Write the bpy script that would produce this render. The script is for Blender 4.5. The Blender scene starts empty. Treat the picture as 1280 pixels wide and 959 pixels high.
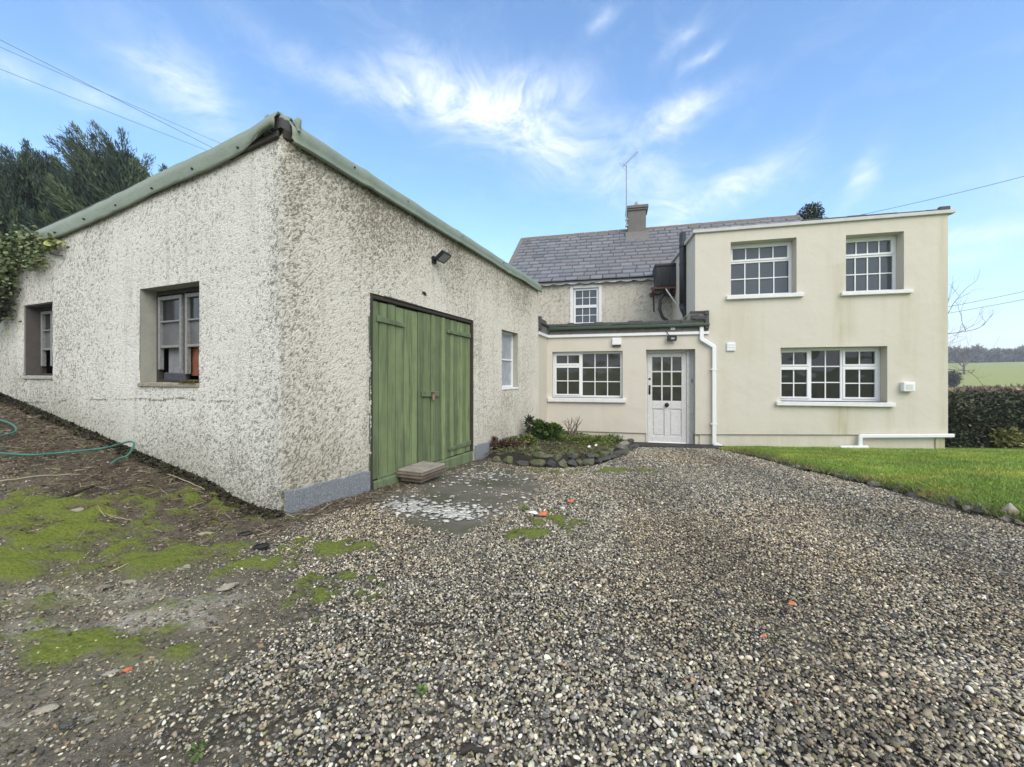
import bpy, bmesh, math, random
import numpy as np
from math import radians as R, sin, cos, pi
random.seed(7); rng = np.random.default_rng(11)
D = bpy.data; scene = bpy.context.scene; COL = scene.collection

# ------------------------------------------------------------------ camera, world, sun, exposure
FPX = 521.0; U0 = 640.0; V0 = 473.0; CZ = 1.55
cam_d = D.cameras.new('camera'); cam = D.objects.new('camera', cam_d); COL.objects.link(cam)
cam.location = (0, 0, CZ); cam.rotation_euler = (R(90), 0, 0)
cam_d.sensor_width = 36; cam_d.lens = FPX / 1280 * 36; cam_d.shift_y = -6.5 / 1280
cam_d.clip_start = .05; cam_d.clip_end = 9000
scene.camera = cam
SUN_AZ = R(160); SUN_EL = R(40)
scene.view_settings.view_transform = 'Standard'; scene.view_settings.look = 'None'
scene.view_settings.exposure = 0.50; scene.view_settings.gamma = 1
world = D.worlds.new('World'); scene.world = world; world.use_nodes = True
sun_d = D.lights.new('sun', 'SUN'); sun_d.energy = 1.7; sun_d.angle = R(45); sun_d.color = (1, .92, .81)
sun = D.objects.new('sun', sun_d); COL.objects.link(sun)
sun.rotation_euler = (R(90) - SUN_EL, 0, pi - SUN_AZ)
scene.cycles.use_denoising = True
scene.cycles.max_bounces = 6

class NT:
    """small helper to write node trees"""
    def __init__(s, nt):
        s.nt = nt; nt.nodes.clear()
    def n(s, t, **kw):
        nd = s.nt.nodes.new(t)
        for k, v in kw.items():
            if k == 'inp':
                for a, b in v.items(): s.set(nd.inputs[a], b)
            else: setattr(nd, k, v)
        return nd
    def set(s, sock, v):
        if isinstance(v, bpy.types.NodeSocket): s.nt.links.new(v, sock)
        elif isinstance(v, bpy.types.Node): s.nt.links.new(v.outputs[0], sock)
        else: sock.default_value = v
    def math(s, op, a, b=0., c=None, clamp=False):
        nd = s.nt.nodes.new('ShaderNodeMath'); nd.operation = op; nd.use_clamp = clamp
        s.set(nd.inputs[0], a); s.set(nd.inputs[1], b)
        if c is not None: s.set(nd.inputs[2], c)
        return nd.outputs[0]
    def mix(s, f, a, b, blend='MIX'):
        nd = s.nt.nodes.new('ShaderNodeMix'); nd.data_type = 'RGBA'; nd.blend_type = blend
        s.set(nd.inputs[0], f)
        s.set(nd.inputs[6], a if not isinstance(a, tuple) else (*a[:3], 1))
        s.set(nd.inputs[7], b if not isinstance(b, tuple) else (*b[:3], 1))
        return nd.outputs[2]
    def ramp(s, f, stops):
        nd = s.nt.nodes.new('ShaderNodeValToRGB'); s.set(nd.inputs[0], f)
        e = nd.color_ramp.elements
        while len(e) < len(stops): e.new(.5)
        for el, (p, c) in zip(e, stops):
            el.position = p; el.color = (*c, 1) if isinstance(c, tuple) else (c, c, c, 1)
        return nd.outputs[0]
    def noise(s, vec, scale, detail=4, rough=.55, dist=0., col=False):
        nd = s.n('ShaderNodeTexNoise', inp={'Scale': scale, 'Detail': detail, 'Roughness': rough, 'Distortion': dist})
        if vec is not None: s.set(nd.inputs['Vector'], vec)
        return nd.outputs[1] if col else nd.outputs[0]
    def voro(s, vec, scale, feature='F1', out=0, rand=1.):
        nd = s.n('ShaderNodeTexVoronoi', feature=feature, inp={'Scale': scale, 'Randomness': rand})
        if vec is not None: s.set(nd.inputs['Vector'], vec)
        return nd.outputs[out]
    def mapping(s, vec, scale=(1, 1, 1), rot=(0, 0, 0), loc=(0, 0, 0)):
        return s.n('ShaderNodeMapping', inp={'Vector': vec, 'Scale': scale, 'Rotation': rot, 'Location': loc}).outputs[0]

def build_world():
    w = NT(world.node_tree)
    sky = w.n('ShaderNodeTexSky', sky_type='NISHITA', sun_disc=False, sun_elevation=SUN_EL, sun_rotation=SUN_AZ,
              altitude=50, air_density=1.0, dust_density=1.0, ozone_density=2.2)
    co = w.n('ShaderNodeTexCoord').outputs['Generated']
    sep = w.n('ShaderNodeSeparateXYZ', inp={0: co})
    az = w.math('ARCTAN2', sep.outputs[0], sep.outputs[1]); el = w.math('ARCSINE', sep.outputs[2])
    base = w.n('ShaderNodeCombineXYZ', inp={0: az, 1: el, 2: 0.})
    # wisps: high ice cloud, streaked and curled
    warp = w.noise(w.mapping(base, (2.2, 3.5, 1)), 1.5, 2, .45, 0., True)
    wv = w.n('ShaderNodeVectorMath', operation='MULTIPLY_ADD', inp={0: warp, 1: (.30, .22, 0), 2: base})
    streak = w.noise(w.mapping(wv, (4.2, 9.5, 1), (0, 0, .3)), 2.0, 12, .66, .1)
    curl = w.noise(w.mapping(wv, (9, 13, 1), (0, 0, -.5), (3, 1, 0)), 2.0, 12, .68, .15)
    wob = w.n('ShaderNodeVectorMath', operation='MULTIPLY_ADD', inp={0: w.noise(base, 5., 4, .6, 0., True), 1: (.10, .08, 0), 2: base})
    wsep = w.n('ShaderNodeSeparateXYZ', inp={0: wob})
    tot = None
    # patches of cloud as bearings (degrees right of north, elevation), half widths and weight
    for u, v, wu, wvv, rot, a in [(625, 145, 80, 30, .25, .85), (690, 190, 70, 24, .5, .55), (545, 112, 55, 20, .1, .65), (470, 118, 110, 12, .12, .5),
                                  (660, 120, 60, 14, -.15, .7), (245, 122, 62, 24, .3, .75), (868, 128, 50, 11, -.05, .8), (845, 155, 24, 9, .2, .45),
                                  (815, 225, 70, 32, .7, .6), (925, 238, 68, 15, -.15, .9), (1100, 222, 14, 30, .5, .6), (755, 20, 20, 6, -.4, .5),
                                  (855, 45, 24, 7, -.7, .35), (880, 66, 22, 5, -.4, .5), (1262, 288, 60, 12, .05, .8), (1225, 325, 50, 8, 0, .55),
                                  (90, 118, 130, 12, .05, .5), (1220, 428, 160, 16, 0, .9), (60, 420, 200, 40, 0, .4), (1400, 180, 90, 40, 0, .6), (-200, 200, 150, 50, 0, .6)]:
        x = (u + 24 - U0) / FPX; z = (V0 - v + 36) / FPX
        a0 = math.atan(x); e0 = math.atan(z / math.hypot(1, x)); k = 1 / math.hypot(1, x)
        sa = wu / FPX * k * k; se = wvv / FPX * k
        dx = w.math('SUBTRACT', wsep.outputs[0], a0); dy = w.math('SUBTRACT', wsep.outputs[1], e0)
        p = w.math('ADD', w.math('MULTIPLY', dx, cos(rot) / sa), w.math('MULTIPLY', dy, -sin(rot) / sa))
        q = w.math('ADD', w.math('MULTIPLY', dx, sin(rot) / se), w.math('MULTIPLY', dy, cos(rot) / se))
        g = w.math('MULTIPLY', w.math('EXPONENT', w.math('MULTIPLY', w.math('ADD', w.math('MULTIPLY', p, p), w.math('MULTIPLY', q, q)), -.7)), a)
        tot = g if tot is None else w.math('ADD', tot, g)
    tex = w.math('ADD', w.math('MULTIPLY', streak, .6), w.math('MULTIPLY', curl, .5))
    dens = w.math('MULTIPLY', tot, w.n('ShaderNodeMapRange', inp={0: tex, 1: .36, 2: .72, 3: .0, 4: .95}).outputs[0])
    veil = w.math('MULTIPLY', w.n('ShaderNodeMapRange', inp={0: streak, 1: .5, 2: .85, 3: 0., 4: .10}).outputs[0], 1.)
    # broad unseen cloud added overhead and behind the camera to neutralise blue fill
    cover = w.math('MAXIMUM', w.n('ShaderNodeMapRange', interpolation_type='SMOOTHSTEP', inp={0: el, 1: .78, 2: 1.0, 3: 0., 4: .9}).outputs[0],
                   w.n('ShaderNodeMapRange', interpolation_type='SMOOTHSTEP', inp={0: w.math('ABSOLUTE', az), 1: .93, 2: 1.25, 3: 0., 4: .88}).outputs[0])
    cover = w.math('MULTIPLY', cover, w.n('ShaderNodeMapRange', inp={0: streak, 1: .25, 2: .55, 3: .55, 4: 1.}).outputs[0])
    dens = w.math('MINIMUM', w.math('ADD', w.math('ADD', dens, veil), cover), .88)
    hor = w.n('ShaderNodeMapRange', interpolation_type='SMOOTHSTEP', inp={0: el, 1: -.02, 2: .42, 3: .42, 4: 0.}).outputs[0]
    hs = w.n('ShaderNodeHueSaturation', inp={'Hue': .498, 'Saturation': 1.10, 'Value': 2.4, 'Color': sky.outputs[0]})
    c1 = w.mix(hor, hs.outputs[0], (5.6, 7.2, 9.1))
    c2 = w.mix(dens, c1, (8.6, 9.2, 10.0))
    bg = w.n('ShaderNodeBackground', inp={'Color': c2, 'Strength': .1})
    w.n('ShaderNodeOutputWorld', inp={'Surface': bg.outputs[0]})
build_world()

# ------------------------------------------------------------------ numeric helpers
def sstep(a, b, x):
    t = np.clip((np.asarray(x, float) - a) / (b - a), 0, 1); return t * t * (3 - 2 * t)
def _hash(ix, iy, s):
    h = (ix.astype(np.int64) * 374761393 + iy.astype(np.int64) * 668265263 + s * 974634777) & 0xffffffff
    h = ((h ^ (h >> 13)) * 1274126177) & 0xffffffff
    return ((h ^ (h >> 16)) & 0xffff) / 65535.
def vnoise(x, y, s=0):
    x = np.asarray(x, float); y = np.asarray(y, float)
    ix = np.floor(x); iy = np.floor(y); fx = x - ix; fy = y - iy
    fx = fx * fx * (3 - 2 * fx); fy = fy * fy * (3 - 2 * fy); ix = ix.astype(np.int64); iy = iy.astype(np.int64)
    a = _hash(ix, iy, s); b = _hash(ix + 1, iy, s); c = _hash(ix, iy + 1, s); d = _hash(ix + 1, iy + 1, s)
    return (a * (1 - fx) + b * fx) * (1 - fy) + (c * (1 - fx) + d * fx) * fy
def fbm(x, y, s=0, o=4):
    t = 0; a = .5; n = 0
    for i in range(o):
        t = t + a * vnoise(x, y, s + i * 17); n += a; a *= .5; x = np.asarray(x) * 2.03; y = np.asarray(y) * 2.03
    return t / n

A14 = R(14.0)
HA = np.array([cos(A14), -sin(A14)]); HN = np.array([sin(A14), cos(A14)])   # along the house front, and into the house
AG = R(22.56)
GC = np.array([-1.8907, 3.42]); GA = np.array([sin(AG), cos(AG)]); GLd = np.array([-cos(AG), sin(AG)])
class Plane:
    def __init__(s, o, a, out):
        s.o = np.array(o, float); s.a = np.array(a, float); s.n = np.array(out, float)
    def P(s, t, z, d=0.):
        p = s.o + s.a * t + s.n * d; return (p[0], p[1], z)
    def px(s, u, v, d=0.):
        r = np.array([(u - U0) / FPX, 1.]); q = s.o + s.n * d
        Y = np.dot(s.n, q) / np.dot(s.n, r); p = r * Y
        return float(np.dot(p - q, s.a)), CZ - (v - V0) / FPX * Y
HF = Plane(HN * 10.2, HA, -HN)          # porch and extension front
HM = Plane(HN * 14.26, HA, -HN)         # old house front, set back
GF = Plane(GC, GA, (GA[1], -GA[0]))     # garage door wall
GL = Plane(GC, GLd, (-GA[0], -GA[1]))   # garage side wall on the left
GN = GF.n

def ground(x, y):
    x = np.asarray(x, float); y = np.asarray(y, float)
    b = np.interp(y, [-40, -6, 0, 3.4, 6, 8, 9.4, 14, 40, 70, 95], [.5, .48, .44, .42, .27, .10, .0, -.03, -.6, -.9, -.6])
    s = (x - GC[0]) * GLd[0] + (y - GC[1]) * GLd[1]
    q = (x - GC[0]) * GL.n[0] + (y - GC[1]) * GL.n[1]
    rise = np.where(s > 0, .2 * s * sstep(0, .9, s), 0); rise = np.minimum(rise, 1.5)
    w = 1 - .62 * sstep(.2, 3.0, q)
    rise = rise * w * (1 - sstep(14, 45, np.hypot(x, y)))
    # towards the far end of the garage wall the ground stays a bit higher
    t = (x - GC[0]) * GA[0] + (y - GC[1]) * GA[1]; qf = (x - GC[0]) * GN[0] + (y - GC[1]) * GN[1]
    kk = .15 * sstep(2.5, 6.0, t) * (1 - sstep(-.2, 1.6, qf)) * (1 - sstep(6.8, 9, t))
    Rr = np.hypot(x, y)
    far = np.interp(Rr, [0, 85, 150, 250, 330, 900, 4000], [0, 0, 3.6, 8.3, 10.5, 14, 14])
    return b + rise + kk + far

def gp(u, v, extra=0.):
    """point of the ground seen along a direction"""
    r = ((u - U0) / FPX, (v - V0) / FPX); y = .5
    while y < 60:
        if CZ - r[1] * y < float(ground(r[0] * y, y)) + extra: break
        y += .01
    return (r[0] * y, y, float(ground(r[0] * y, y)) + extra)

# ------------------------------------------------------------------ objects
def tag(o, label=None, cat=None, group=None, kind=None):
    if label: o['label'] = label
    if cat: o['category'] = cat
    if group: o['group'] = group
    if kind: o['kind'] = kind
    return o
def base_of(parent):
    p = np.zeros(3)
    while parent is not None:
        p += np.array(parent.location); parent = parent.parent
    return p
def thing(name, label, cat, loc=(0, 0, 0), group=None):
    o = D.objects.new(name, None); o.location = loc; COL.objects.link(o); o.empty_display_size = .1
    return tag(o, label, cat, group)
def mesh_np(name, V, F, mats, parent=None, col=None, smooth=False, midx=None):
    """V (n,3) world coordinates; F list of index tuples or (m,3)/(m,4) array"""
    V = np.asarray(V, float) - (base_of(parent) if parent else 0)
    me = D.meshes.new(name)
    if isinstance(F, np.ndarray):
        m, k = F.shape
        me.vertices.add(len(V)); me.vertices.foreach_set('co', V.astype(np.float32).ravel())
        me.loops.add(m * k); me.loops.foreach_set('vertex_index', F.astype(np.int32).ravel())
        me.polygons.add(m); me.polygons.foreach_set('loop_start', np.arange(0, m * k, k, dtype=np.int32))
        me.polygons.foreach_set('loop_total', np.full(m, k, dtype=np.int32))
        me.update(calc_edges=True)
    else:
        me.from_pydata([tuple(v) for v in V], [], F); me.update()
    if smooth: me.polygons.foreach_set('use_smooth', np.ones(len(me.polygons), dtype=bool))
    if col is not None:
        a = me.color_attributes.new('Col', 'FLOAT_COLOR', 'POINT')
        c = np.ones((len(V), 4), np.float32); c[:, :3] = col
        a.data.foreach_set('color', c.ravel())
    for m_ in (mats if isinstance(mats, (list, tuple)) else [mats]): me.materials.append(m_)
    if midx is not None: me.polygons.foreach_set('material_index', np.asarray(midx, dtype=np.int32))
    o = D.objects.new(name, me); COL.objects.link(o)
    if parent: o.parent = parent
    return o

class MB:
    def __init__(s): s.V = []; s.F = []; s.C = []
    def add(s, vs, fs, c=None):
        k = len(s.V); s.V += [tuple(v) for v in vs]; s.F += [tuple(i + k for i in f) for f in fs]
        s.C += [c if c is not None else (1, 1, 1)] * len(vs)
    def hexa(s, p, c=None):   # 8 points: bottom ring 4, top ring 4
        s.add(p, [(3, 2, 1, 0), (4, 5, 6, 7), (0, 1, 5, 4), (1, 2, 6, 5), (2, 3, 7, 6), (3, 0, 4, 7)], c)
    def box(s, x0, x1, y0, y1, z0, z1, c=None):
        s.hexa([(x0, y0, z0), (x1, y0, z0), (x1, y1, z0), (x0, y1, z0), (x0, y0, z1), (x1, y0, z1), (x1, y1, z1), (x0, y1, z1)], c)
    def pb(s, pl, s0, s1, z0, z1, d0, d1, c=None):   # box on a wall plane, d outward
        s.hexa([pl.P(s0, z0, d1), pl.P(s1, z0, d1), pl.P(s1, z0, d0), pl.P(s0, z0, d0),
                pl.P(s0, z1, d1), pl.P(s1, z1, d1), pl.P(s1, z1, d0), pl.P(s0, z1, d0)], c)
    def pbs(s, pl, s0, s1, zl0, zl1, zr0, zr1, d0, d1, c=None):  # sloping
        s.hexa([pl.P(s0, zl0, d1), pl.P(s1, zr0, d1), pl.P(s1, zr0, d0), pl.P(s0, zl0, d0),
                pl.P(s0, zl1, d1), pl.P(s1, zr1, d1), pl.P(s1, zr1, d0), pl.P(s0, zl1, d0)], c)
    def tube(s, pts, r, n=8, c=None, cap=True, squash=1.):
        pts = [np.array(p, float) for p in pts]; rs = r if isinstance(r, (list, tuple)) else [r] * len(pts)
        ring = []; k = len(s.V); up = None
        for i, p in enumerate(pts):
            t = pts[min(i + 1, len(pts) - 1)] - pts[max(i - 1, 0)]; t /= (np.linalg.norm(t) + 1e-9)
            if up is None: up = np.array([0, 0, 1.]) if abs(t[2]) < .9 else np.array([1., 0, 0])
            b = np.cross(t, up); b /= (np.linalg.norm(b) + 1e-9); up = np.cross(b, t)
            for j in range(n):
                a = 2 * pi * j / n; s.V.append(tuple(p + (b * cos(a) + up * sin(a) * squash) * rs[i])); s.C.append(c if c is not None else (1, 1, 1))
        for i in range(len(pts) - 1):
            for j in range(n):
                s.F.append((k + i * n + j, k + i * n + (j + 1) % n, k + (i + 1) * n + (j + 1) % n, k + (i + 1) * n + j))
        if cap:
            s.F.append(tuple(k + j for j in range(n))[::-1]); s.F.append(tuple(k + (len(pts) - 1) * n + j for j in range(n)))
    def build(s, name, m, parent=None, smooth=False, col=False):
        return mesh_np(name, np.array(s.V), s.F, m, parent, np.array(s.C) if col else None, smooth)
    def bev(s, name, m, parent=None, w=.004, col=False, seg=1):
        o = s.build(name, m, parent, False, col)
        b = o.modifiers.new('bevel', 'BEVEL'); b.width = w; b.segments = seg; b.limit_method = 'ANGLE'; b.angle_limit = R(40)
        return o

def rotm(ax, ay, az):
    ca, sa, cb, sb, cc, sc_ = np.cos(ax), np.sin(ax), np.cos(ay), np.sin(ay), np.cos(az), np.sin(az)
    M = np.empty((len(ax), 3, 3))
    M[:, 0, 0] = cc * cb; M[:, 0, 1] = cc * sb * sa - sc_ * ca; M[:, 0, 2] = cc * sb * ca + sc_ * sa
    M[:, 1, 0] = sc_ * cb; M[:, 1, 1] = sc_ * sb * sa + cc * ca; M[:, 1, 2] = sc_ * sb * ca - cc * sa
    M[:, 2, 0] = -sb; M[:, 2, 1] = cb * sa; M[:, 2, 2] = cb * ca
    return M
def basis(dirs, roll):
    """columns: x = side, y = along dirs, z = normal"""
    d = dirs / (np.linalg.norm(dirs, axis=1, keepdims=True) + 1e-9)
    ref = np.where(np.abs(d[:, 2:3]) > .95, [[1., 0, 0]], [[0, 0, 1.]])
    x = np.cross(d, ref); x /= np.linalg.norm(x, axis=1, keepdims=True); z = np.cross(x, d)
    c, s_ = np.cos(roll)[:, None], np.sin(roll)[:, None]
    return np.stack([x * c + z * s_, d, -x * s_ + z * c], axis=2)
def scatter(bv, bf, pos, M, scl, col):
    """N merged copies of a small shape: returns V, F, C arrays"""
    bv = np.asarray(bv, float); bf = np.asarray(bf); N = len(pos); k = len(bv)
    L = bv[None] * scl[:, None, :]
    V = np.einsum('nij,nkj->nki', M, L) + pos[:, None, :]
    F = bf[None] + (np.arange(N) * k)[:, None, None]
    return V.reshape(-1, 3), F.reshape(-1, bf.shape[1]), np.repeat(col, k, axis=0)
def cat(parts):
    V = []; F = []; C = []; k = 0
    for v, f, c in parts:
        V.append(v); F.append(f + k); C.append(c); k += len(v)
    return np.concatenate(V), np.concatenate(F), np.concatenate(C)
def ico(sub):
    bm = bmesh.new(); bmesh.ops.create_icosphere(bm, subdivisions=sub, radius=1)
    v = np.array([x.co[:] for x in bm.verts]); f = np.array([[q.index for q in p.verts] for p in bm.faces]); bm.free(); return v, f
LEAF_V = [(0, 0, 0), (.32, .38, .06), (.22, .8, .02), (0, 1, -.08), (-.22, .8, .02), (-.32, .38, .06)]
LEAF_F = [(0, 1, 2), (0, 2, 3), (0, 3, 4), (0, 4, 5)]
BLADE_V = [(-.5, 0, 0), (.5, 0, 0), (.3, .6, .05), (-.3, .6, .05), (0, 1, .2)]
BLADE_F = [(0, 1, 2), (0, 2, 3), (3, 2, 4)]

# ------------------------------------------------------------------ materials
def mat(name, fn):
    m = D.materials.new(name); m.use_nodes = True; t = NT(m.node_tree)
    bs = t.n('ShaderNodeBsdfPrincipled'); t.n('ShaderNodeOutputMaterial', inp={'Surface': bs.outputs[0]})
    fn(t, bs); return m
def co(t): return t.n('ShaderNodeNewGeometry').outputs['Position']
def bump(t, bs, h, dist=.01, strength=1.):
    t.set(bs.inputs['Normal'], t.n('ShaderNodeBump', inp={'Height': h, 'Distance': dist, 'Strength': strength}).outputs[0])
def simple(name, c, rough=.6, var=.25, scale=8., bmp=0., metal=0., spec=.5, fine=60.):
    def fn(t, bs):
        p = co(t); n = t.noise(p, scale, 5, .6); n2 = t.noise(p, fine, 3, .6)
        f = t.math('ADD', t.math('MULTIPLY', t.math('SUBTRACT', n, .5), var * 2.4), t.math('MULTIPLY', t.math('SUBTRACT', n2, .5), var))
        hs = t.n('ShaderNodeHueSaturation', inp={'Value': t.math('ADD', f, 1.), 'Color': (*c, 1)})
        t.set(bs.inputs['Base Color'], hs.outputs[0]); t.set(bs.inputs['Roughness'], t.math('ADD', t.math('MULTIPLY', t.math('SUBTRACT', n2, .5), .25), rough))
        bs.inputs['Metallic'].default_value = metal; bs.inputs['Specular IOR Level'].default_value = spec
        if bmp: bump(t, bs, t.math('ADD', n, n2), bmp)
    return mat(name, fn)
def vcol(name, rough=.7, noise_amt=.3, scale=40., bmp=0., trans=0., spec=.4):
    def fn(t, bs):
        a = t.n('ShaderNodeAttribute', attribute_name='Col').outputs[0]; p = co(t); n = t.noise(p, scale, 4, .6)
        hs = t.n('ShaderNodeHueSaturation', inp={'Value': t.math('ADD', t.math('MULTIPLY', t.math('SUBTRACT', n, .5), noise_amt * 2), 1.), 'Color': a})
        t.set(bs.inputs['Base Color'], hs.outputs[0]); bs.inputs['Roughness'].default_value = rough
        bs.inputs['Specular IOR Level'].default_value = spec
        if trans: bs.inputs['Transmission Weight'].default_value = 0
        if bmp: bump(t, bs, n, bmp)
    return mat(name, fn)

def m_dash(name, paint, dirt, lo, hi, big, plane_top=None):
    def fn(t, bs):
        p = co(t); a = t.n('ShaderNodeAttribute', attribute_name='Col'); sp = t.n('ShaderNodeSeparateColor', inp={0: a.outputs[0]})
        h, wth, algae = sp.outputs[0], sp.outputs[1], sp.outputs[2]
        v = t.voro(p, 110.); n = t.noise(p, 88., 4, .75)
        hh = t.math('ADD', t.math('ADD', t.math('MULTIPLY', h, .50), t.math('MULTIPLY', n, .62)), t.math('MULTIPLY', v, -.12))
        lvl = t.math('SUBTRACT', hh, t.math('MULTIPLY', t.math('SUBTRACT', wth, .5), big))
        f = t.n('ShaderNodeMapRange', interpolation_type='SMOOTHSTEP', inp={0: lvl, 1: lo, 2: hi, 3: 0., 4: 1.}).outputs[0]
        hv = t.noise(p, 1.3, 4, .6)
        pc = t.mix(hv, tuple(x * .9 for x in paint), tuple(min(1, x * 1.06) for x in paint))
        pc = t.mix(t.math('MULTIPLY', algae, .75), pc, (.27, .26, .15))
        strk = t.n('ShaderNodeMapRange', inp={0: t.noise(t.mapping(p, (7, 7, .55)), 1.4, 5, .65), 1: .52, 2: .74, 3: 0., 4: .42}).outputs[0]
        c = t.mix(f, dirt, t.mix(strk, pc, (.36, .335, .26)))  # crevice colour: dirt, plus painted shade where the relief shades too weakly
        t.set(bs.inputs['Base Color'], c); bs.inputs['Roughness'].default_value = .9; bs.inputs['Specular IOR Level'].default_value = .2
        bump(t, bs, t.math('ADD', n, t.math('MULTIPLY', v, -1.)), .006)
    return mat(name, fn)
M_DASHF = m_dash('dashed render, door wall', (.76, .725, .63), (.235, .20, .145), .31, .57, .34)
M_DASHL = m_dash('dashed render, side wall', (.78, .765, .70), (.22, .21, .175), .31, .56, .26)
M_DASHH = m_dash('cream dashed render', (.64, .60, .505), (.27, .245, .19), .26, .55, .2)
M_JAMB = simple('old lime plaster', (.36, .36, .31), .9, .25, 5, .004)
def _plinth(t, bs):
    p = co(t); n = t.noise(p, 30., 5, .75); n2 = t.noise(p, 85., 4, .75); c = t.mix(t.n('ShaderNodeMapRange', inp={0: n2, 1: .38, 2: .62, 3: 0., 4: 1.}).outputs[0], (.16, .175, .19), (.33, .36, .39))
    c = t.mix(t.n('ShaderNodeMapRange', inp={0: n, 1: .52, 2: .66, 3: 0., 4: .55}).outputs[0], c, (.46, .44, .38)); t.set(bs.inputs['Base Color'], c); bs.inputs['Roughness'].default_value = .9
    bump(t, bs, t.math('ADD', n, n2), .012)
M_PLINTH = mat('blue grey plinth paint', _plinth)
def _cream(t, bs):
    p = co(t); n = t.noise(p, .9, 5, .6); st = t.noise(t.mapping(p, (5, 5, .35)), 1., 4, .6); fine = t.noise(p, 160., 2, .6)
    base = t.mix(n, (.60, .56, .475), (.655, .615, .53))
    f = t.n('ShaderNodeMapRange', inp={0: st, 1: .54, 2: .85, 3: 0., 4: .34}).outputs[0]
    c = t.mix(f, base, (.48, .43, .31))
    a = t.n('ShaderNodeAttribute', attribute_name='Col'); sp = t.n('ShaderNodeSeparateColor', inp={0: a.outputs[0]})
    stain = t.math('MULTIPLY', sp.outputs[0], t.n('ShaderNodeMapRange', inp={0: t.noise(t.mapping(p, (9, 9, .8)), 1., 5, .65), 1: .3, 2: .65, 3: .15, 4: 1.}).outputs[0])
    c = t.mix(stain, c, (.40, .37, .20))
    t.set(bs.inputs['Base Color'], c); bs.inputs['Roughness'].default_value = .8; bs.inputs['Specular IOR Level'].default_value = .25
    bump(t, bs, t.math('ADD', fine, t.math('MULTIPLY', t.noise(p, 3.2, 3, .5), 5.)), .0028)
M_CREAM = mat('smooth cream render', _cream)
M_UPVC = simple('white plastic', (.80, .81, .82), .35, .06, 6)
M_SILL = simple('painted sill', (.74, .74, .73), .6, .14, 10, .002)
M_OLDWHITE = simple('old white gloss paint', (.62, .62, .60), .55, .2, 18, .002)
M_GREENV = vcol('weathered green paint', .75, .4, 30, .002)
M_GREEND = simple('weathered green timber', (.135, .19, .082), .75, .35, 14, .003)
def _flash(t, bs):
    p = co(t); n = t.noise(p, 3., 5, .6); n2 = t.noise(p, 25., 4, .6)
    c = t.mix(n, (.155, .19, .135), (.25, .30, .235)); c = t.mix(t.n('ShaderNodeMapRange', inp={0: n2, 1: .55, 2: .8, 3: 0., 4: .6}).outputs[0], c, (.25, .22, .15))
    t.set(bs.inputs['Base Color'], c); bs.inputs['Roughness'].default_value = .5
    bump(t, bs, n, .03)
M_FLASH = mat('faded green sheet metal', _flash)
M_DARKWOOD = simple('rotten dark wood', (.045, .038, .03), .85, .4, 12, .004)
M_OLDFRAME = simple('bleached timber', (.24, .245, .24), .8, .35, 30, .003)
def glass(name, c, rough=.04, var=.3, sc=3.):
    def fn(t, bs):
        p = co(t); n = t.noise(t.mapping(p, (1, 1, .7)), sc, 3, .6)
        t.set(bs.inputs['Base Color'], t.mix(n, tuple(x * (1 - var) for x in c), tuple(x * (1 + var) for x in c)))
        bs.inputs['Roughness'].default_value = rough; bs.inputs['IOR'].default_value = 1.62
        bump(t, bs, t.noise(p, 2.2, 1), .012)
    return mat(name, fn)
M_GL_DARK = glass('dark window glass', (.012, .014, .017), .03, .5)
M_GL_UP = glass('upstairs glass with blind', (.055, .07, .08), .04, .25)
M_GL_MID = glass('glass over grey interior', (.032, .032, .028), .04, .7)
M_GL_DIRT = glass('dusty pane', (.12, .12, .125), .5, .6, 7.)
M_GL_NIGHT = glass('grimy dark pane', (.018, .018, .024), .12, .6, 7.)
M_CURTAIN = glass('net curtain behind glass', (.33, .36, .40), .3, .5, 9.)
M_BLACK = simple('black plastic', (.012, .012, .014), .45, .2, 10)
M_TANK = simple('black polythene tank', (.014, .015, .018), .5, .3, 4, .01)
M_FLUE = simple('black iron pipe', (.022, .024, .028), .5, .3, 6, .003)
M_RUST = simple('rusty steel bracket', (.13, .055, .035), .8, .5, 20, .004)
M_LEAD = simple('weathered roofing felt', (.075, .075, .075), .8, .5, 5, .006)
M_DAMP = simple('damp grey board', (.16, .155, .14), .85, .5, 12, .004)
M_GREENGUT = simple('dark green gutter', (.035, .06, .035), .5, .3, 6)
M_CONC = simple('grey cement render', (.155, .15, .138), .9, .25, 5, .004)
M_RIDGE = simple('brown ridge tile', (.17, .13, .10), .85, .3, 6, .006)
M_SLATE = vcol('natural slate', .55, .25, 25, .002, spec=.5)
M_STEEL = simple('galvanised steel', (.35, .35, .36), .45, .2, 20, metal=.6)
M_BRASS = simple('old brass', (.45, .27, .18), .4, .25, 40, metal=.5)
M_LENS = glass('lamp lens', (.35, .36, .37), .15, .15)
M_HOSE = simple('green hose', (.035, .17, .13), .45, .15, 10)
M_CABLE = simple('overhead cable', (.03, .03, .033), .6, .1, 3)
M_STONE = simple('lichened rubble stone', (.19, .18, .155), .9, .75, 9, .02, fine=45)
M_STONED = simple('dark wet stone', (.065, .066, .06), .75, .6, 9, .02, fine=45)
M_STONEL = simple('pale limestone', (.31, .28, .215), .9, .35, 12, .012)
M_BARK = simple('grey brown bark', (.10, .085, .07), .9, .3, 20, .01)
M_LEAFV = vcol('leaves', .6, .35, 20)
M_BLADEV = vcol('grass blades', .65, .3, 9, spec=.3)
M_PEBV = vcol('river pebbles', .55, .35, 70, .002, spec=.45)
M_LITTER = vcol('dead stems and leaves', .85, .3, 60)
M_ORANGE = simple('orange brick fragment', (.55, .16, .07), .85, .35, 60, .003)
M_WHITE = simple('white chip', (.75, .75, .72), .6, .1, 30)
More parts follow.
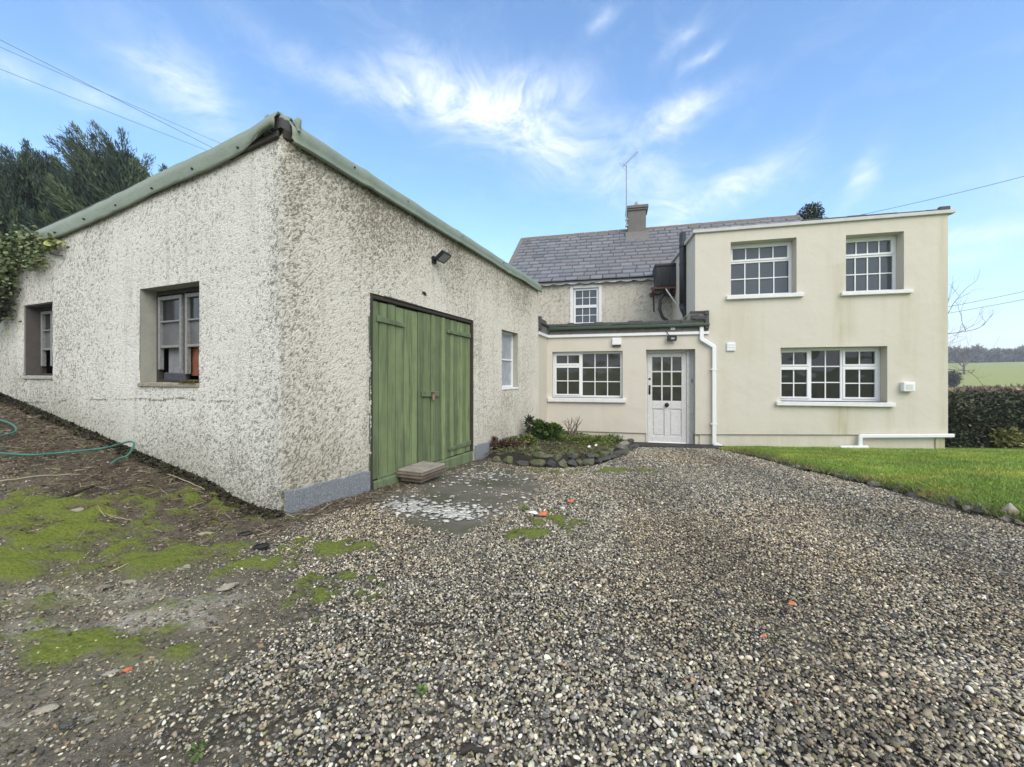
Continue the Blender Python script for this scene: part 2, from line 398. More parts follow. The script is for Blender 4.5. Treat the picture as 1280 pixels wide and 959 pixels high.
M_SOIL = simple('damp soil', (.055, .045, .032), .95, .7, 14, .03, fine=70)
M_SLAB = simple('lichen covered concrete slab', (.30, .27, .225), .9, .5, 9, .006, fine=70)
M_PLANK = simple('weathered board', (.17, .14, .105), .9, .45, 9, .006)

def _ground(t, bs):
    p = co(t); a = t.n('ShaderNodeAttribute', attribute_name='Col'); sp = t.n('ShaderNodeSeparateColor', inp={0: a.outputs[0]})
    moss, mud, grav = sp.outputs[0], sp.outputs[1], sp.outputs[2]
    far = t.n('ShaderNodeAttribute', attribute_name='Far').outputs['Fac']; pale = t.n('ShaderNodeAttribute', attribute_name='Crust').outputs['Fac']
    n1 = t.noise(p, 3.5, 6, .65); n2 = t.noise(p, 38., 5, .7); vo = t.voro(p, 48.); vc = t.voro(p, 48., 'F1', 1)
    vsep = t.n('ShaderNodeSeparateColor', inp={0: vc})
    stone = t.ramp(vsep.outputs[0], [(0, (.035, .036, .04)), (.35, (.10, .095, .085)), (.6, (.17, .155, .12)), (.85, (.30, .28, .22)), (1, (.42, .40, .33))])
    stone = t.mix(t.n('ShaderNodeMapRange', inp={0: vo, 1: .25, 2: .75, 3: 0., 4: .9}).outputs[0], stone, (.03, .026, .02))
    dirt = t.mix(n2, (.055, .048, .036), (.22, .19, .145))
    dirt = t.mix(t.n('ShaderNodeMapRange', inp={0: n1, 1: .4, 2: .7, 3: 0., 4: .6}).outputs[0], dirt, (.27, .24, .185))
    dirt = t.mix(t.n('ShaderNodeMapRange', inp={0: t.noise(p, 110., 4, .7), 1: .56, 2: .66, 3: 0., 4: .6}).outputs[0], dirt, (.30, .27, .21))
    vk = t.voro(p, 16., 'DISTANCE_TO_EDGE'); crust = t.mix(t.noise(p, 9., 5, .7), (.24, .22, .185), (.52, .48, .40)); crust = t.mix(t.n('ShaderNodeMapRange', inp={0: t.noise(p, 55., 4, .75), 1: .5, 2: .62, 3: 0., 4: .65}).outputs[0], crust, (.07, .062, .05))
    dirt = t.mix(pale, dirt, crust)
    dirt = t.mix(t.n('ShaderNodeMapRange', inp={0: t.noise(p, 1.7, 6, .7), 1: .46, 2: .66, 3: 0., 4: .5}).outputs[0], dirt, (.13, .14, .04))
    c = t.mix(grav, dirt, stone)
    mudc = t.mix(n2, (.035, .028, .02), (.18, .145, .105)); c = t.mix(mud, c, mudc)
    mossc = t.mix(t.noise(p, 60., 4, .75), (.045, .06, .012), (.26, .31, .045)); c = t.mix(moss, c, mossc)
    fieldc = t.mix(t.noise(p, .03, 5, .6), (.25, .28, .075), (.34, .35, .12)); c = t.mix(far, c, fieldc)
    t.set(bs.inputs['Base Color'], c); bs.inputs['Roughness'].default_value = .85; bs.inputs['Specular IOR Level'].default_value = .25
    bump(t, bs, t.math('ADD', t.math('MULTIPLY', n2, 1.2), t.math('MULTIPLY', vo, -.6)), .02)
M_GROUND = mat('yard ground', _ground)
def _apron(t, bs):
    p = co(t); n = t.noise(p, 5., 5, .6); n2 = t.noise(p, 22., 5, .7)
    c = t.mix(n, (.075, .068, .052), (.20, .185, .15)); c = t.mix(t.n('ShaderNodeMapRange', inp={0: t.noise(p, 2.1, 3), 1: .5, 2: .62, 3: 0., 4: .7}).outputs[0], c, (.07, .075, .03))
    t.set(bs.inputs['Base Color'], t.mix(t.math('MULTIPLY', n2, .5), c, (.04, .035, .03))); bs.inputs['Roughness'].default_value = .8
    bump(t, bs, n2, .006)
M_APRON = mat('old stained concrete', _apron)

exec_parts = []
# ------------------------------------------------------------------ ground sheet
def near_lines(a, b, step, far, g=1.17):
    c = list(np.arange(a, b + 1e-6, step)); s = step
    lo = [c[0]]; hi = [c[-1]]
    while hi[-1] < far: s *= g; hi.append(hi[-1] + s); lo.append(lo[-1] - s)
    return np.array(lo[:0:-1] + c + hi[1:])
EDGE = [gp(925, 567), gp(960, 575), gp(1000, 586), gp(1050, 597), gp(1100, 609), gp(1150, 623), gp(1200, 637), gp(1245, 648), gp(1280, 657)]
ex = np.array([e[0] for e in EDGE][::-1] ); ey = np.array([e[1] for e in EDGE][::-1])
def edge_x(y):   # the line where gravel meets lawn
    lo = ex[0] + (ey[0] - np.asarray(y, float)) * .30
    return np.where(np.asarray(y) < ey[0], np.minimum(lo, 5.2), np.interp(y, ey, ex))
def gfield(x, y, spots):
    f = 0
    for (px_, py_, _z), a, rx, ry in spots:
        f = np.maximum(f, a * np.exp(-(((x - px_) / rx) ** 2 + ((y - py_) / ry) ** 2)))
    return f
MOSS = [(gp(60, 665), .85, .9, .45), (gp(10, 705), .95, .5, .3), (gp(20, 760), .6, .3, .12), (gp(150, 815), .7, .35, .1), (gp(250, 690), .5, .5, .2), (gp(380, 700), .5, .35, .22), (gp(260, 640), .42, .6, .3), (gp(150, 640), .62, .5, .25), (gp(225, 700), 1.0, .32, .2), (gp(295, 712), .95, .28, .13), (gp(80, 808), 1.1, .42, .13), (gp(190, 815), .8, .3, .08),
        (gp(400, 745), .55, .3, .25), (gp(430, 690), .55, .4, .2), (gp(560, 660), .5, .25, .12), (gp(670, 650), .7, .35, .2), (gp(660, 665), .55, .3, .2), (gp(760, 590), .7, .6, .25), (gp(500, 640), .6, .2, .12),
        (gp(700, 590), .5, .7, .2), (gp(350, 700), .5, .3, .3), (gp(200, 760), .5, .3, .1)]
def zones(x, y):
    n = fbm(x * 2.3, y * 2.3, 3); n2 = fbm(x * 9, y * 9, 5); n3 = fbm(x * 1.1, y * 1.1, 9)
    xb = np.interp(y, [.6, 1.2, 1.8, 2.4, 3.3], [-.25, -.45, -.80, -1.22, -1.75])
    s = (x - GC[0]) * GLd[0] + (y - GC[1]) * GLd[1]; q = (x - GC[0]) * GL.n[0] + (y - GC[1]) * GL.n[1]
    t = (x - GC[0]) * GA[0] + (y - GC[1]) * GA[1]; qf = (x - GC[0]) * GN[0] + (y - GC[1]) * GN[1]
    grav = sstep(-.8, .35, x - xb + (n - .5) * 1.5 + (n2 - .5) * .5)
    strip = (1 - sstep(.1, .55 + (n - .5) * .5, qf)) * (1 - sstep(1.2, 1.9, t)) * sstep(-.8, -.2, t)
    mud = np.maximum(np.where(s > -.5, (1 - sstep(.35, 1.5 + (n - .5), q)) * (.55 + .75 * n) * sstep(-.7, .5, s), 0), strip)
    bedm = (1 - sstep(.1, .6, qf)) * sstep(4.0, 4.5, t); mud = np.maximum(mud, bedm * .9)
    mud = np.clip(mud * 1.2, 0, 1)
    mg = gfield(x, y, MOSS); f24 = fbm(x * 26, y * 26, 6); moss = sstep(.44, .66, mg + 1.5 * (n2 - .5) + 1.3 * (f24 - .5) + .9 * (n - .5)) * sstep(.06, .22, mg)
    gx = np.maximum(edge_x(y) - x, 0)
    mud = np.maximum(mud, .8 * (1 - sstep(.02, .18, gx + (n2 - .5) * .15)))
    return moss, mud, np.clip(grav * (1 - mud), 0, 1)
def build_ground():
    xs = near_lines(-6.5, 6.0, .04, 4500); ys = near_lines(.4, 10.2, .04, 4500)
    X, Y = np.meshgrid(xs, ys); Z = ground(X, Y)
    near = (np.abs(X) < 7.5) & (Y > -1.5) & (Y < 11.5)
    mo, mu, gr = zones(X, Y)
    rough = (fbm(X * 4, Y * 4, 21) - .5) * .06 + (fbm(X * 12, Y * 12, 23) - .5) * .05
    Z = Z + np.where(near, rough * (1 - .75 * gr), 0) + np.where(near, mo * .028, 0)
    ny, nx = X.shape; idx = np.arange(ny * nx).reshape(ny, nx)
    F = np.stack([idx[:-1, :-1], idx[:-1, 1:], idx[1:, 1:], idx[1:, :-1]], -1).reshape(-1, 4)
    o = mesh_np('ground', np.stack([X, Y, Z], -1).reshape(-1, 3), F, M_GROUND, None, np.stack([mo, mu, gr], -1).reshape(-1, 3), True)
    a = o.data.attributes.new('Far', 'FLOAT', 'POINT')
    Rr = np.hypot(X, Y - 3); a.data.foreach_set('value', sstep(9.5, 16, Rr).astype(np.float32).ravel())
    cr = gfield(X, Y, [(gp(110, 745), 1., .5, .14), (gp(200, 780), 1., .35, .1), (gp(270, 755), .9, .3, .12), (gp(60, 790), .7, .3, .1), (gp(330, 650), .8, .35, .15), (gp(30, 900), .6, .15, .05)])
    cr = sstep(.33, .62, cr * (.3 + .7 * fbm(X * 5, Y * 5, 27) + .6 * fbm(X * 16, Y * 16, 28))); a = o.data.attributes.new('Crust', 'FLOAT', 'POINT'); a.data.foreach_set('value', cr.astype(np.float32).ravel())
    tag(o, kind='structure')
build_ground()

M_LAWN = simple('lawn turf', (.13, .22, .03), .9, .3, 2.5, .02, fine=60)
def lawn_z(x, y):
    e = x - edge_x(y); return ground(x, y) + .015 + .075 * sstep(0, .35, e) * (1 - .6 * sstep(6.5, 8.5, y)) + (fbm(x * 1.3, y * 1.3, 31) - .5) * .03
def build_lawn():
    ys = np.arange(-2.5, 9.2, .12); us = np.concatenate([np.arange(0, 1, .06), np.arange(1, 14, .25)])
    Yg, U = np.meshgrid(ys, us, indexing='ij'); Xg = edge_x(Yg) + .06 + U
    Z = lawn_z(Xg, Yg)
    n, m = Xg.shape; idx = np.arange(n * m).reshape(n, m)
    V = np.stack([Xg, Yg, Z], -1).reshape(-1, 3); F = np.stack([idx[:-1, :-1], idx[:-1, 1:], idx[1:, 1:], idx[1:, :-1]], -1).reshape(-1, 4)
    sk = np.stack([Xg[:, 0], Yg[:, 0], Z[:, 0] - .15], -1); k = len(V); V = np.concatenate([V, sk])
    F = np.concatenate([F, np.array([(k + i, idx[i, 0], idx[i + 1, 0], k + i + 1) for i in range(n - 1)])])
    tag(mesh_np('lawn', V, F, M_LAWN, None, None, True), kind='structure')
build_lawn()

# ------------------------------------------------------------------ walls
def wall_grid(name, pl, s0, s1, zb, zt, openings, cell, disp, m, parent, depth=.3, jamb=None, colfn=None, corner=None, extra_z=()):
    """wall face with openings (s0,s1,z0,z1[,depth]); displaced outward; reveals added in jamb material"""
    zmax = max(zt(s0), zt(s1)); zmin = min(zb(s0), zb(s1))
    def lines(a, b, br):
        br = sorted(set([a, b] + [x for x in br if a < x < b])); out = []
        for p, q in zip(br[:-1], br[1:]):
            k = max(1, int(round((q - p) / cell))); out += list(np.linspace(p, q, k, endpoint=False))
        return np.array(out + [b])
    ss = lines(s0, s1, [o[0] for o in openings] + [o[1] for o in openings])
    zs = lines(zmin, zmax, [o[2] for o in openings] + [o[3] for o in openings] + list(extra_z))
    S, Z = np.meshgrid(ss, zs); T = np.vectorize(zt)(ss)[None]; B = np.vectorize(zb)(ss)[None]
    Zc = np.clip(Z, B, T)
    fine = _hash(np.arange(S.size), np.arange(S.size) * 7 + 3, 5).reshape(S.shape)
    big = fbm(S * 1.7, Z * 1.7, 41); mid = fbm(S * 45, Z * 45, 43, 2)
    h = np.clip(.5 * fine + .5 * mid, 0, 1)
    d = disp * (h + 2.2 * (big - .2)) if disp else np.zeros_like(S)
    Pp = np.stack([pl.o[0] + pl.a[0] * S + pl.n[0] * d, pl.o[1] + pl.a[1] * S + pl.n[1] * d, Zc], -1)
    if corner is not None:
        w = .006 + .012 * vnoise(zs * 9, zs * 0, 77); Pp[:, 0, 0] = pl.o[0] + pl.a[0] * s0 + corner[0] * w; Pp[:, 0, 1] = pl.o[1] + pl.a[1] * s0 + corner[1] * w
    n, k = S.shape; idx = np.arange(n * k).reshape(n, k)
    sc = (ss[:-1] + ss[1:]) / 2; zc = (zs[:-1] + zs[1:]) / 2
    keep = (zs[:-1][:, None] < (T[:, :-1] + T[:, 1:]) / 2 + .001) & (zs[1:][:, None] > (B[:, :-1] + B[:, 1:]) / 2 - .001)
    for o in openings:
        keep &= ~((sc[None] > o[0]) & (sc[None] < o[1]) & (zc[:, None] > o[2]) & (zc[:, None] < o[3]))
    F = np.stack([idx[:-1, :-1], idx[:-1, 1:], idx[1:, 1:], idx[1:, :-1]], -1)[keep]
    if np.cross(pl.a, pl.n) > 0: F = F[:, ::-1]
    wth = fbm(S * .9, Z * .45, 51); alg = np.zeros_like(S)
    col = np.stack([h, wth, alg], -1) if colfn is None else colfn(S, Z, h, wth)
    V = Pp.reshape(-1, 3); col = col.reshape(-1, 3); F = list(map(tuple, F)); mi = [0] * len(F); V = list(map(tuple, V)); col = list(map(tuple, col))
    for o in openings:
        dp = o[4] if len(o) > 4 else depth
        js = [(o[0], o[2], o[0], o[3]), (o[1], o[3], o[1], o[2]), (o[0], o[3], o[1], o[3]), (o[1], o[2], o[0], o[2])]
        for a0, b0, a1, b1 in js:
            q = len(V); dd = disp * .9
            V += [pl.P(a0, b0, dd), pl.P(a1, b1, dd), pl.P(a1, b1, -dp), pl.P(a0, b0, -dp)]; col += [(.8, .3, 0) if jamb else (0, 0, 0)] * 4
            F.append((q, q + 1, q + 2, q + 3)); mi.append(1 if jamb else 0)
    return mesh_np(name, np.array(V), F, [m, jamb] if jamb else m, parent, np.array(col), False, mi)

def ring(mb, pl, s0, s1, z0, z1, w, d0, d1, c=None):
    mb.pb(pl, s0, s0 + w, z0, z1, d0, d1, c); mb.pb(pl, s1 - w, s1, z0, z1, d0, d1, c)
    mb.pb(pl, s0 + w, s1 - w, z0, z0 + w, d0, d1, c); mb.pb(pl, s0 + w, s1 - w, z1 - w, z1, d0, d1, c)
def window(parent, pl, s0, s1, z0, z1, dep, secs, fw=.045, fm=None, bar=.018, sill=None, pane=None, sm=None, label=None):
    """secs: (a0,a1,b0,b1, cols, rows, opening?) as fractions of the opening, b from the bottom"""
    fm = fm or M_UPVC; f = MB(); d1 = -dep; d0 = -dep - .06
    ring(f, pl, s0 + .003, s1 - .003, z0 + .003, z1 - .003, fw, d0, d1)
    W = s1 - s0; H = z1 - z0; cuts = sorted({round(x, 4) for q in secs for x in q[:2]} - {0, 1})
    for cx in cuts: f.pb(pl, s0 + cx * W - fw * .45, s0 + cx * W + fw * .45, z0 + fw, z1 - fw, d0 + .002, d1 - .002)
    sa = MB(); pn = MB()
    for a0, a1, b0, b1, nc, nr, op in secs:
        x0 = s0 + a0 * W + (fw if a0 == 0 else fw * .45); x1 = s0 + a1 * W - (fw if a1 == 1 else fw * .45)
        y0 = z0 + b0 * H + (fw if b0 == 0 else fw * .4); y1 = z0 + b1 * H - (fw if b1 == 1 else fw * .4)
        if b0 > 0: f.pb(pl, x0, x1, y0 - fw * .8, y0, d0 + .003, d1 - .003)
        if op:
            ring(sa, pl, x0 - .008, x1 + .008, y0 - .008, y1 + .008, .042, d0 + .02, d1 + .014); x0 += .034; x1 -= .034; y0 += .034; y1 -= .034
        for i in range(1, nc): xx = x0 + (x1 - x0) * i / nc; sa.pb(pl, xx - bar / 2, xx + bar / 2, y0, y1, d1 - .028, d1 - .012)
        for j in range(1, nr): yy = y0 + (y1 - y0) * j / nr; sa.pb(pl, x0, x1, yy - bar / 2, yy + bar / 2, d1 - .029, d1 - .0115)
        pn.pb(pl, x0 - .01, x1 + .01, y0 - .01, y1 + .01, d1 - .05, d1 - .032)
    w = f.bev('window', fm, parent, .004)
    if label: w['label'] = label
    sa.bev('glazing_frame', sm or fm, w, .003); pn.build('pane', pane or M_GL_DARK, w)
    if sill:
        a, b, zt_, zb_, dd = sill; sl = MB(); sl.pb(pl, a, b, zb_, zt_, -dep - .02, dd)
        sl.bev('sill', M_SILL, w, .008, seg=2)
    return w

# ------------------------------------------------------------------ garage
G = thing('garage', 'long low rough rendered garage with green metal roof edge and green double doors', 'garage', (GC[0], GC[1], .42))
t_end = 6.45
d_s0, d_zt = GF.px(463, 366); d_s1, _ = GF.px(591, 400); d_zb = GF.px(463, 617)[1] - .02
wa_s0 = GF.px(626.5, 412)[0]; wa_s1, wa_z1 = GF.px(646.5, 417); wa_z0 = GF.px(636, 485)[1]
w1 = (GL.px(250, 350)[0], GL.px(176, 350)[0], GL.px(215, 480)[1], GL.px(210, 357)[1], .18)
w2 = (GL.px(67, 350)[0], GL.px(31, 350)[0], GL.px(50, 471)[1], GL.px(50, 379.5)[1], .18)
ZTF = GF.px(356, 171)[1]
zt_left = lambda s: ZTF - .012 - .113 * s + .0035 * s * s
pl_top = lambda t: .26 + ground(*(GC + GA * t)) * .0 + np.interp(t, [0, 6.5], [.35, .14]) 
def col_front(S, Z, h, w):
    n = fbm(S * 2, Z * .8, 61); g = np.interp(S, [0, 6.5], [.42, .2])
    al = np.clip(.65 * (1 - sstep(.0, .9, Z - g)) * (n + .1) + .35 * sstep(2.6, 3.5, Z) * n, 0, 1)
    wt = np.clip(w + .30 * sstep(2.5, 3.6, Z) + .10 * np.exp(-((S - .1) / .3) ** 2) * sstep(.9, 2.5, Z) + .25 * np.exp(-((S - (wa_s0 + wa_s1) / 2) / .3) ** 2 - ((Z - wa_z0 + .25) / .2) ** 2)
                 + .12 * np.exp(-((S - 1.0) / .9) ** 2 - ((Z - 3.0) / .6) ** 2) - .12 * sstep(2.5, 4, S), 0, 1)
    return np.stack([h, wt, al], -1)
def col_left(S, Z, h, w):
    n = fbm(S * 1.4, Z * 1.4, 63); x = GC[0] + GLd[0] * S; y = GC[1] + GLd[1] * S; g = ground(x, y)
    al = np.clip(1.0 * (1 - sstep(.0, .75, Z - g)) * (n * 1.3), 0, 1) + .35 * sstep(2.9, 3.5, Z) * (n - .2)
    crack = np.exp(-((Z - (1.30 + .035 * (vnoise(S * 3, S * 0, 8) - .5) + .05 * np.sin(S))) / .008) ** 2) * sstep(.3, .55, vnoise(S * 4, S * 0, 9) + .1) * sstep(.3, 1, S)
    wt = np.clip(w - .02 + .3 * np.exp(-((S - .05) / .12) ** 2) * sstep(1.5, 2.6, Z) + .28 * crack + .12 * (1 - sstep(0, .6, Z - g)), 0, 1)
    hh = np.clip(h - .3 * crack, 0, 1)
    return np.stack([hh, wt, np.clip(al, 0, 1)], -1)
cdir = GF.n + GL.n
wall_grid('wall', GF, 0, t_end, lambda s: .0, lambda s: ZTF, [(d_s0, d_s1, d_zb - .3, d_zt, .14), (wa_s0, wa_s1, wa_z0, wa_z1, .16)], .0135, .0085, M_DASHF, G, colfn=col_front, jamb=M_JAMB, corner=cdir)
wall_grid('wall', GL, 0, 6.8, lambda s: .2, zt_left, [w1, w2], .0135, .0065, M_DASHL, G, colfn=col_left, jamb=M_JAMB, corner=cdir)
mb = MB()  # far and back walls
F0 = GC + GA * t_end; B0 = GC + GLd * 6.8; B1 = F0 + GLd * 6.8
EG = Plane(F0, GLd, GA); BK = Plane(B0, GA, GLd)
mb.pbs(EG, .0, 6.8, -.2, ZTF - .01, .2, zt_left(6.8), -.2, -.004); mb.pb(BK, .002, t_end - .2, .2, zt_left(6.8), -.2, -.002)
mb.build('wall', M_JAMB, G)
mb = MB()
for a, b in ((0.0, d_s0 - .03), (d_s1 + .03, t_end)):   # blue painted plinth band, ragged top edge
    mb = MB()
    n = int((b - a) / .05)
    for i in range(n):
        x0 = a + (b - a) * i / n; x1 = a + (b - a) * (i + 1) / n
        def tp(s): return float(pl_top(s) + .05 * (fbm(s * 9, 0, 4) - .5))
        mb.add([GF.P(x0, -.1, .026), GF.P(x1, -.1, .026), GF.P(x1, tp(x1), .026), GF.P(x0, tp(x0), .026), GF.P(x1, tp(x1) + .012, .0), GF.P(x0, tp(x0) + .012, .0)], [(0, 1, 2, 3), (3, 2, 4, 5)])
    mb.build('plinth_band', M_PLINTH, G)
# roof sheet and its folded green edge
mb = MB()
def roofpt(t, s, dz): p = GC + GA * t + GLd * s; return (p[0], p[1], zt_left(s) + dz)
mb.hexa([roofpt(-.03, -.03, .05), roofpt(t_end + .05, -.03, .05), roofpt(t_end + .05, 6.9, .05), roofpt(-.03, 6.9, .05),
         roofpt(-.03, -.03, .13), roofpt(t_end + .05, -.03, .13), roofpt(t_end + .05, 6.9, .13), roofpt(-.03, 6.9, .13)])
RF = mb.build('roof', M_LEAD, G)
def sheet_edge(fn, n, name):
    """profile strip along an edge: fn(i/n) -> list of points across"""
    rows = [fn(i / n) for i in range(n + 1)]; k = len(rows[0]); V = [p for r in rows for p in r]
    F = [(i * k + j, (i + 1) * k + j, (i + 1) * k + j + 1, i * k + j + 1) for i in range(n) for j in range(k - 1)]
    o = mesh_np(name, np.array(V), F, M_FLASH, G, None, True); s = o.modifiers.new('solid', 'SOLIDIFY'); s.thickness = .006; return o
def front_edge(f):
    t = .05 + f * (t_end + .03); w = (vnoise(t * 1.3, 0, 3) - .5) * .03; w2_ = (vnoise(t * 5, 0, 13) - .5) * .012
    seam = .012 if abs((t % 1.9) - .95) < .05 else 0
    lift = .0; cf = math.exp(-(f / .03) ** 2)
    pr = [(-.42, .20), (-.16, .195), (-.05, .175), (.02, .135), (.055, .08), (.062, .02), (.05, -.015), (.075, -.03), (.078, -.048), (.05, -.05)]
    return [GF.P(t, ZTF + .0 + z + w * .5 - .09 * cf * (j < 2), d * (1 - .97 * cf * (d < -.1)) + seam + w2_ + (w if j > 3 else 0)) for j, (d, z) in enumerate(pr)]
sheet_edge(front_edge, 120, 'roof_flashing')
def left_edge(f):
    s = .05 + f * 6.9; w = (vnoise(s * 1.2, 5, 3) - .5) * .03; w2_ = (vnoise(s * 6, 5, 13) - .5) * .012
    b = zt_left(s); cur = math.exp(-(f / .035) ** 2)
    pr = [(-.42 + .40 * cur, .19 - .03 * cur), (-.14 + .1 * cur, .19), (-.03, .185), (.045, .15), (.055, .08), (.05, .0), (.046, -.03 + .10 * cur)]
    return [GL.P(s - .07 * cur * (j > 2), b + z + w * .6 + .035 * cur, d + w2_ * (j > 2) + cur * .03 * (j > 3)) for j, (d, z) in enumerate(pr)]
sheet_edge(left_edge, 120, 'roof_flashing')
# crumpled sheet folded over the corner and the rotten board ends below it
rows = []
for i in range(13):
    a = i / 12; r = []
    for j in range(7):
        b = j / 6
        q = GC + GLd * (.18 * (1 - a) - .02) * 1.0 + GA * (.02 + .10 * a) + (GF.n * .055 * a + GL.n * .055 * (1 - a))
        fold = .018 * sin(a * 22 + b * 4) + .012 * sin(a * 9 - b * 7)
        z = ZTF + .20 - b * .19 * (1 - .75 * math.exp(-((a - .72) / .22) ** 2)) + .055 * math.exp(-((a - .45) / .16) ** 2) * (1 - b)
        out = cdir / np.linalg.norm(cdir) * (fold + .02 * b - .06 * (1 - b))
        r.append((q[0] + out[0], q[1] + out[1], z + fold * .3))
    rows.append(r)
V = [p for r in rows for p in r]; F = [(i * 7 + j, (i + 1) * 7 + j, (i + 1) * 7 + j + 1, i * 7 + j + 1) for i in range(12) for j in range(6)]
o = mesh_np('corner_flashing', np.array(V), F, M_FLASH, G, None, True); o['label'] = 'crumpled green sheet folded over the garage corner'; o.modifiers.new('s', 'SOLIDIFY').thickness = .005
mb = MB(); mb.pbs(GL, .02, 6.8, zt_left(.02) - .02, zt_left(.02) + .04, zt_left(6.8) - .02, zt_left(6.8) + .04, .0, .028)
mb.pbs(GL, -.005, .42, ZTF - .035, ZTF + .02, ZTF - .08, ZTF - .03, .02, .045); mb.pb(GF, .0, t_end, ZTF - .03, ZTF + .05, .0, .03)
mb.bev('wall_plate', M_DARKWOOD, G, .006)
mb = MB()   # fixing screws
for s in np.arange(.45, 6.6, .62): mb = MB(); zz = zt_left(s) + .03 + .02 * float(vnoise(s * 7, 1, 2) - .5); mb.tube([GL.P(s, zz, .045), GL.P(s, zz, .066)], .010, 6); mb.build('screw', M_BLACK, G)
for t in (.75, 1.6, 2.9, 4.4): mb = MB(); mb.tube([GF.P(t, ZTF + .07, .03), GF.P(t, ZTF + .07, .072)], .009, 6); mb.build('screw', M_BLACK, G)

# doors
def garage_leaf(s0, s1, z0, z1, n, seed):
    r = random.Random(seed); mb = MB(); ws = [r.uniform(.8, 1.25) for _ in range(n)]; tot = sum(ws); x = s0
    for i, w in enumerate(ws):
        w = w / tot * (s1 - s0); v = r.uniform(.66, 1.24); yl = r.uniform(-.01, .02)
        c = (.18 * v + yl * .5, .235 * v + yl * .4, .108 * v)
        lo = zkf(x + w / 2) + r.uniform(.002, .012); hi = z1 - r.uniform(0, .015); dd = r.uniform(0, .01)
        mb.pb(GF, x + .0065, x + w - .0065, lo, hi, -.065, -.035 + dd, c); x += w
    L = mb.bev('door', M_GREENV2, G, .005, True); return L
def _gp(t, bs):
    a = t.n('ShaderNodeAttribute', attribute_name='Col').outputs[0]; p = co(t)
    g = t.noise(t.mapping(p, (26, 26, 1.1)), 2.2, 6, .7); wr = t.noise(t.mapping(p, (9, 9, .9)), 1.2, 4, .6); n = t.noise(p, 5, 4)
    k = t.n('ShaderNodeMapRange', inp={0: t.math('ADD', t.math('MULTIPLY', g, .5), t.math('MULTIPLY', wr, .5)), 1: .48, 2: .62, 3: 0., 4: .75}).outputs[0]
    c = t.mix(k, a, (.065, .08, .045))
    hs = t.n('ShaderNodeHueSaturation', inp={'Value': t.math('ADD', t.math('MULTIPLY', t.math('SUBTRACT', n, .5), .6), 1.), 'Color': c})
    t.set(bs.inputs['Base Color'], hs.outputs[0]); bs.inputs['Roughness'].default_value = .7; bump(t, bs, g, .006)
M_GREENV2 = mat('flaking green door paint', _gp)
sm = GF.px(541, 480)[0]; zk = d_zb + .14
kt0, kt1 = GF.px(472, 601), GF.px(589.5, 564.5); kb0, kb1 = GF.px(472, 619), GF.px(589.5, 573.5)
def zkf(s): return kt0[1] + (kt1[1] - kt0[1]) * (s - kt0[0]) / (kt1[0] - kt0[0])
L1 = garage_leaf(d_s0 + .035, sm - .004, zk + .01, d_zt - .06, 8, 3); L2 = garage_leaf(sm + .004, d_s1 - .03, zk + .01, d_zt - .055, 9, 8)
def pxbar(mb, pa, pb_, h, d0, d1, taper=.6, c=(.135, .18, .095)):
    s0_, za = GF.px(*pa, d0); s1_, zb_ = GF.px(*pb_, d0); mb.pbs(GF, s0_, s1_, za - h / 2, za + h / 2, zb_ - h / 2 * taper, zb_ + h / 2 * taper, d0, d1, c)
for leaf, bars in ((L1, [((470, 398), (504, 407), .07, .7), ((471, 600), (500, 590), .075, .8)]), (L2, [((587, 420), (558, 414.5), .07, .6), ((587, 553), (560, 562), .07, .6)])):
    for pa, pb_, h, tp_ in bars:
        mb = MB(); pxbar(mb, pa, pb_, h, -.03, -.006, tp_); mb.bev('strap_hinge', M_GREENV2, leaf, .006, True)
mb = MB(); pxbar(mb, (526, 492.5), (547, 492.5), .075, -.03, -.002, 1.); mb.bev('hasp', M_GREENV2, L1, .006, True)
mb = MB(); ring_c = GF.px(541, 492)
mb.pb(GF, sm - .03, sm + .045, ring_c[1] - .022, ring_c[1] + .022, -.03, .001); mb.build('staple_plate', M_RUST, L2)
mb = MB()   # frame and lintel
mb.pb(GF, d_s0 - .015, d_s0 + .03, d_zb, d_zt, -.09, .012); mb.pb(GF, d_s1 - .028, d_s1 + .005, d_zb + .1, d_zt, -.09, .008)
mb.pb(GF, d_s0 + .031, d_s1 - .03, d_zt - .05, d_zt - .006, -.09, -.004); mb.pb(GF, d_s0 + .2, sm, d_zt - .012, d_zt + .012, -.02, .01)
mb.bev('door_frame', M_DARKWOOD, G, .006)
mb = MB()
zc_ = d_zb + .03
for L_, gap in ((.42, .09), (.33, .12), (.26, .25), (.38, 0)): mb = MB(); mb.pb(GF, d_s0 - .036, d_s0 - .016, zc_, zc_ + L_, -.01, .016, (.09, .125, .065)); mb.bev('frame_strip', M_GREENV2, G, .005, True); zc_ += L_ + gap
mb = MB(); mb.pbs(GF, d_s0 + .045, d_s1 - .03, kb0[1] - .02, zkf(d_s0), kb1[1] - .04, zkf(d_s1), -.04, .012, (.165, .22, .11)); mb.bev('kick_board', M_GREENV2, G, .008, True)
mb = MB(); mb.pb(GF, d_s0 + .01, d_s1 - .01, d_zb - .3, d_zt, -.14, -.1); mb.build('door_backing', M_BLACK, G)
# padlock hanging on the hasp
pk = thing('padlock', 'small brass padlock hanging on the hasp of the green garage doors', 'padlock', GF.P(sm, ring_c[1] - .05, .01))
mb = MB(); mb.pb(GF, sm - .022, sm + .022, ring_c[1] - .085, ring_c[1] - .035, .003, .022); mb.bev('lock_body', M_BRASS, pk, .004)
mb = MB(); mb.tube([GF.P(sm + .015 * cos(a), ring_c[1] - .036 + .03 * sin(a), .0125) for a in np.linspace(0, pi, 9)], .0035, 6); mb.build('shackle', M_STEEL, pk, True)

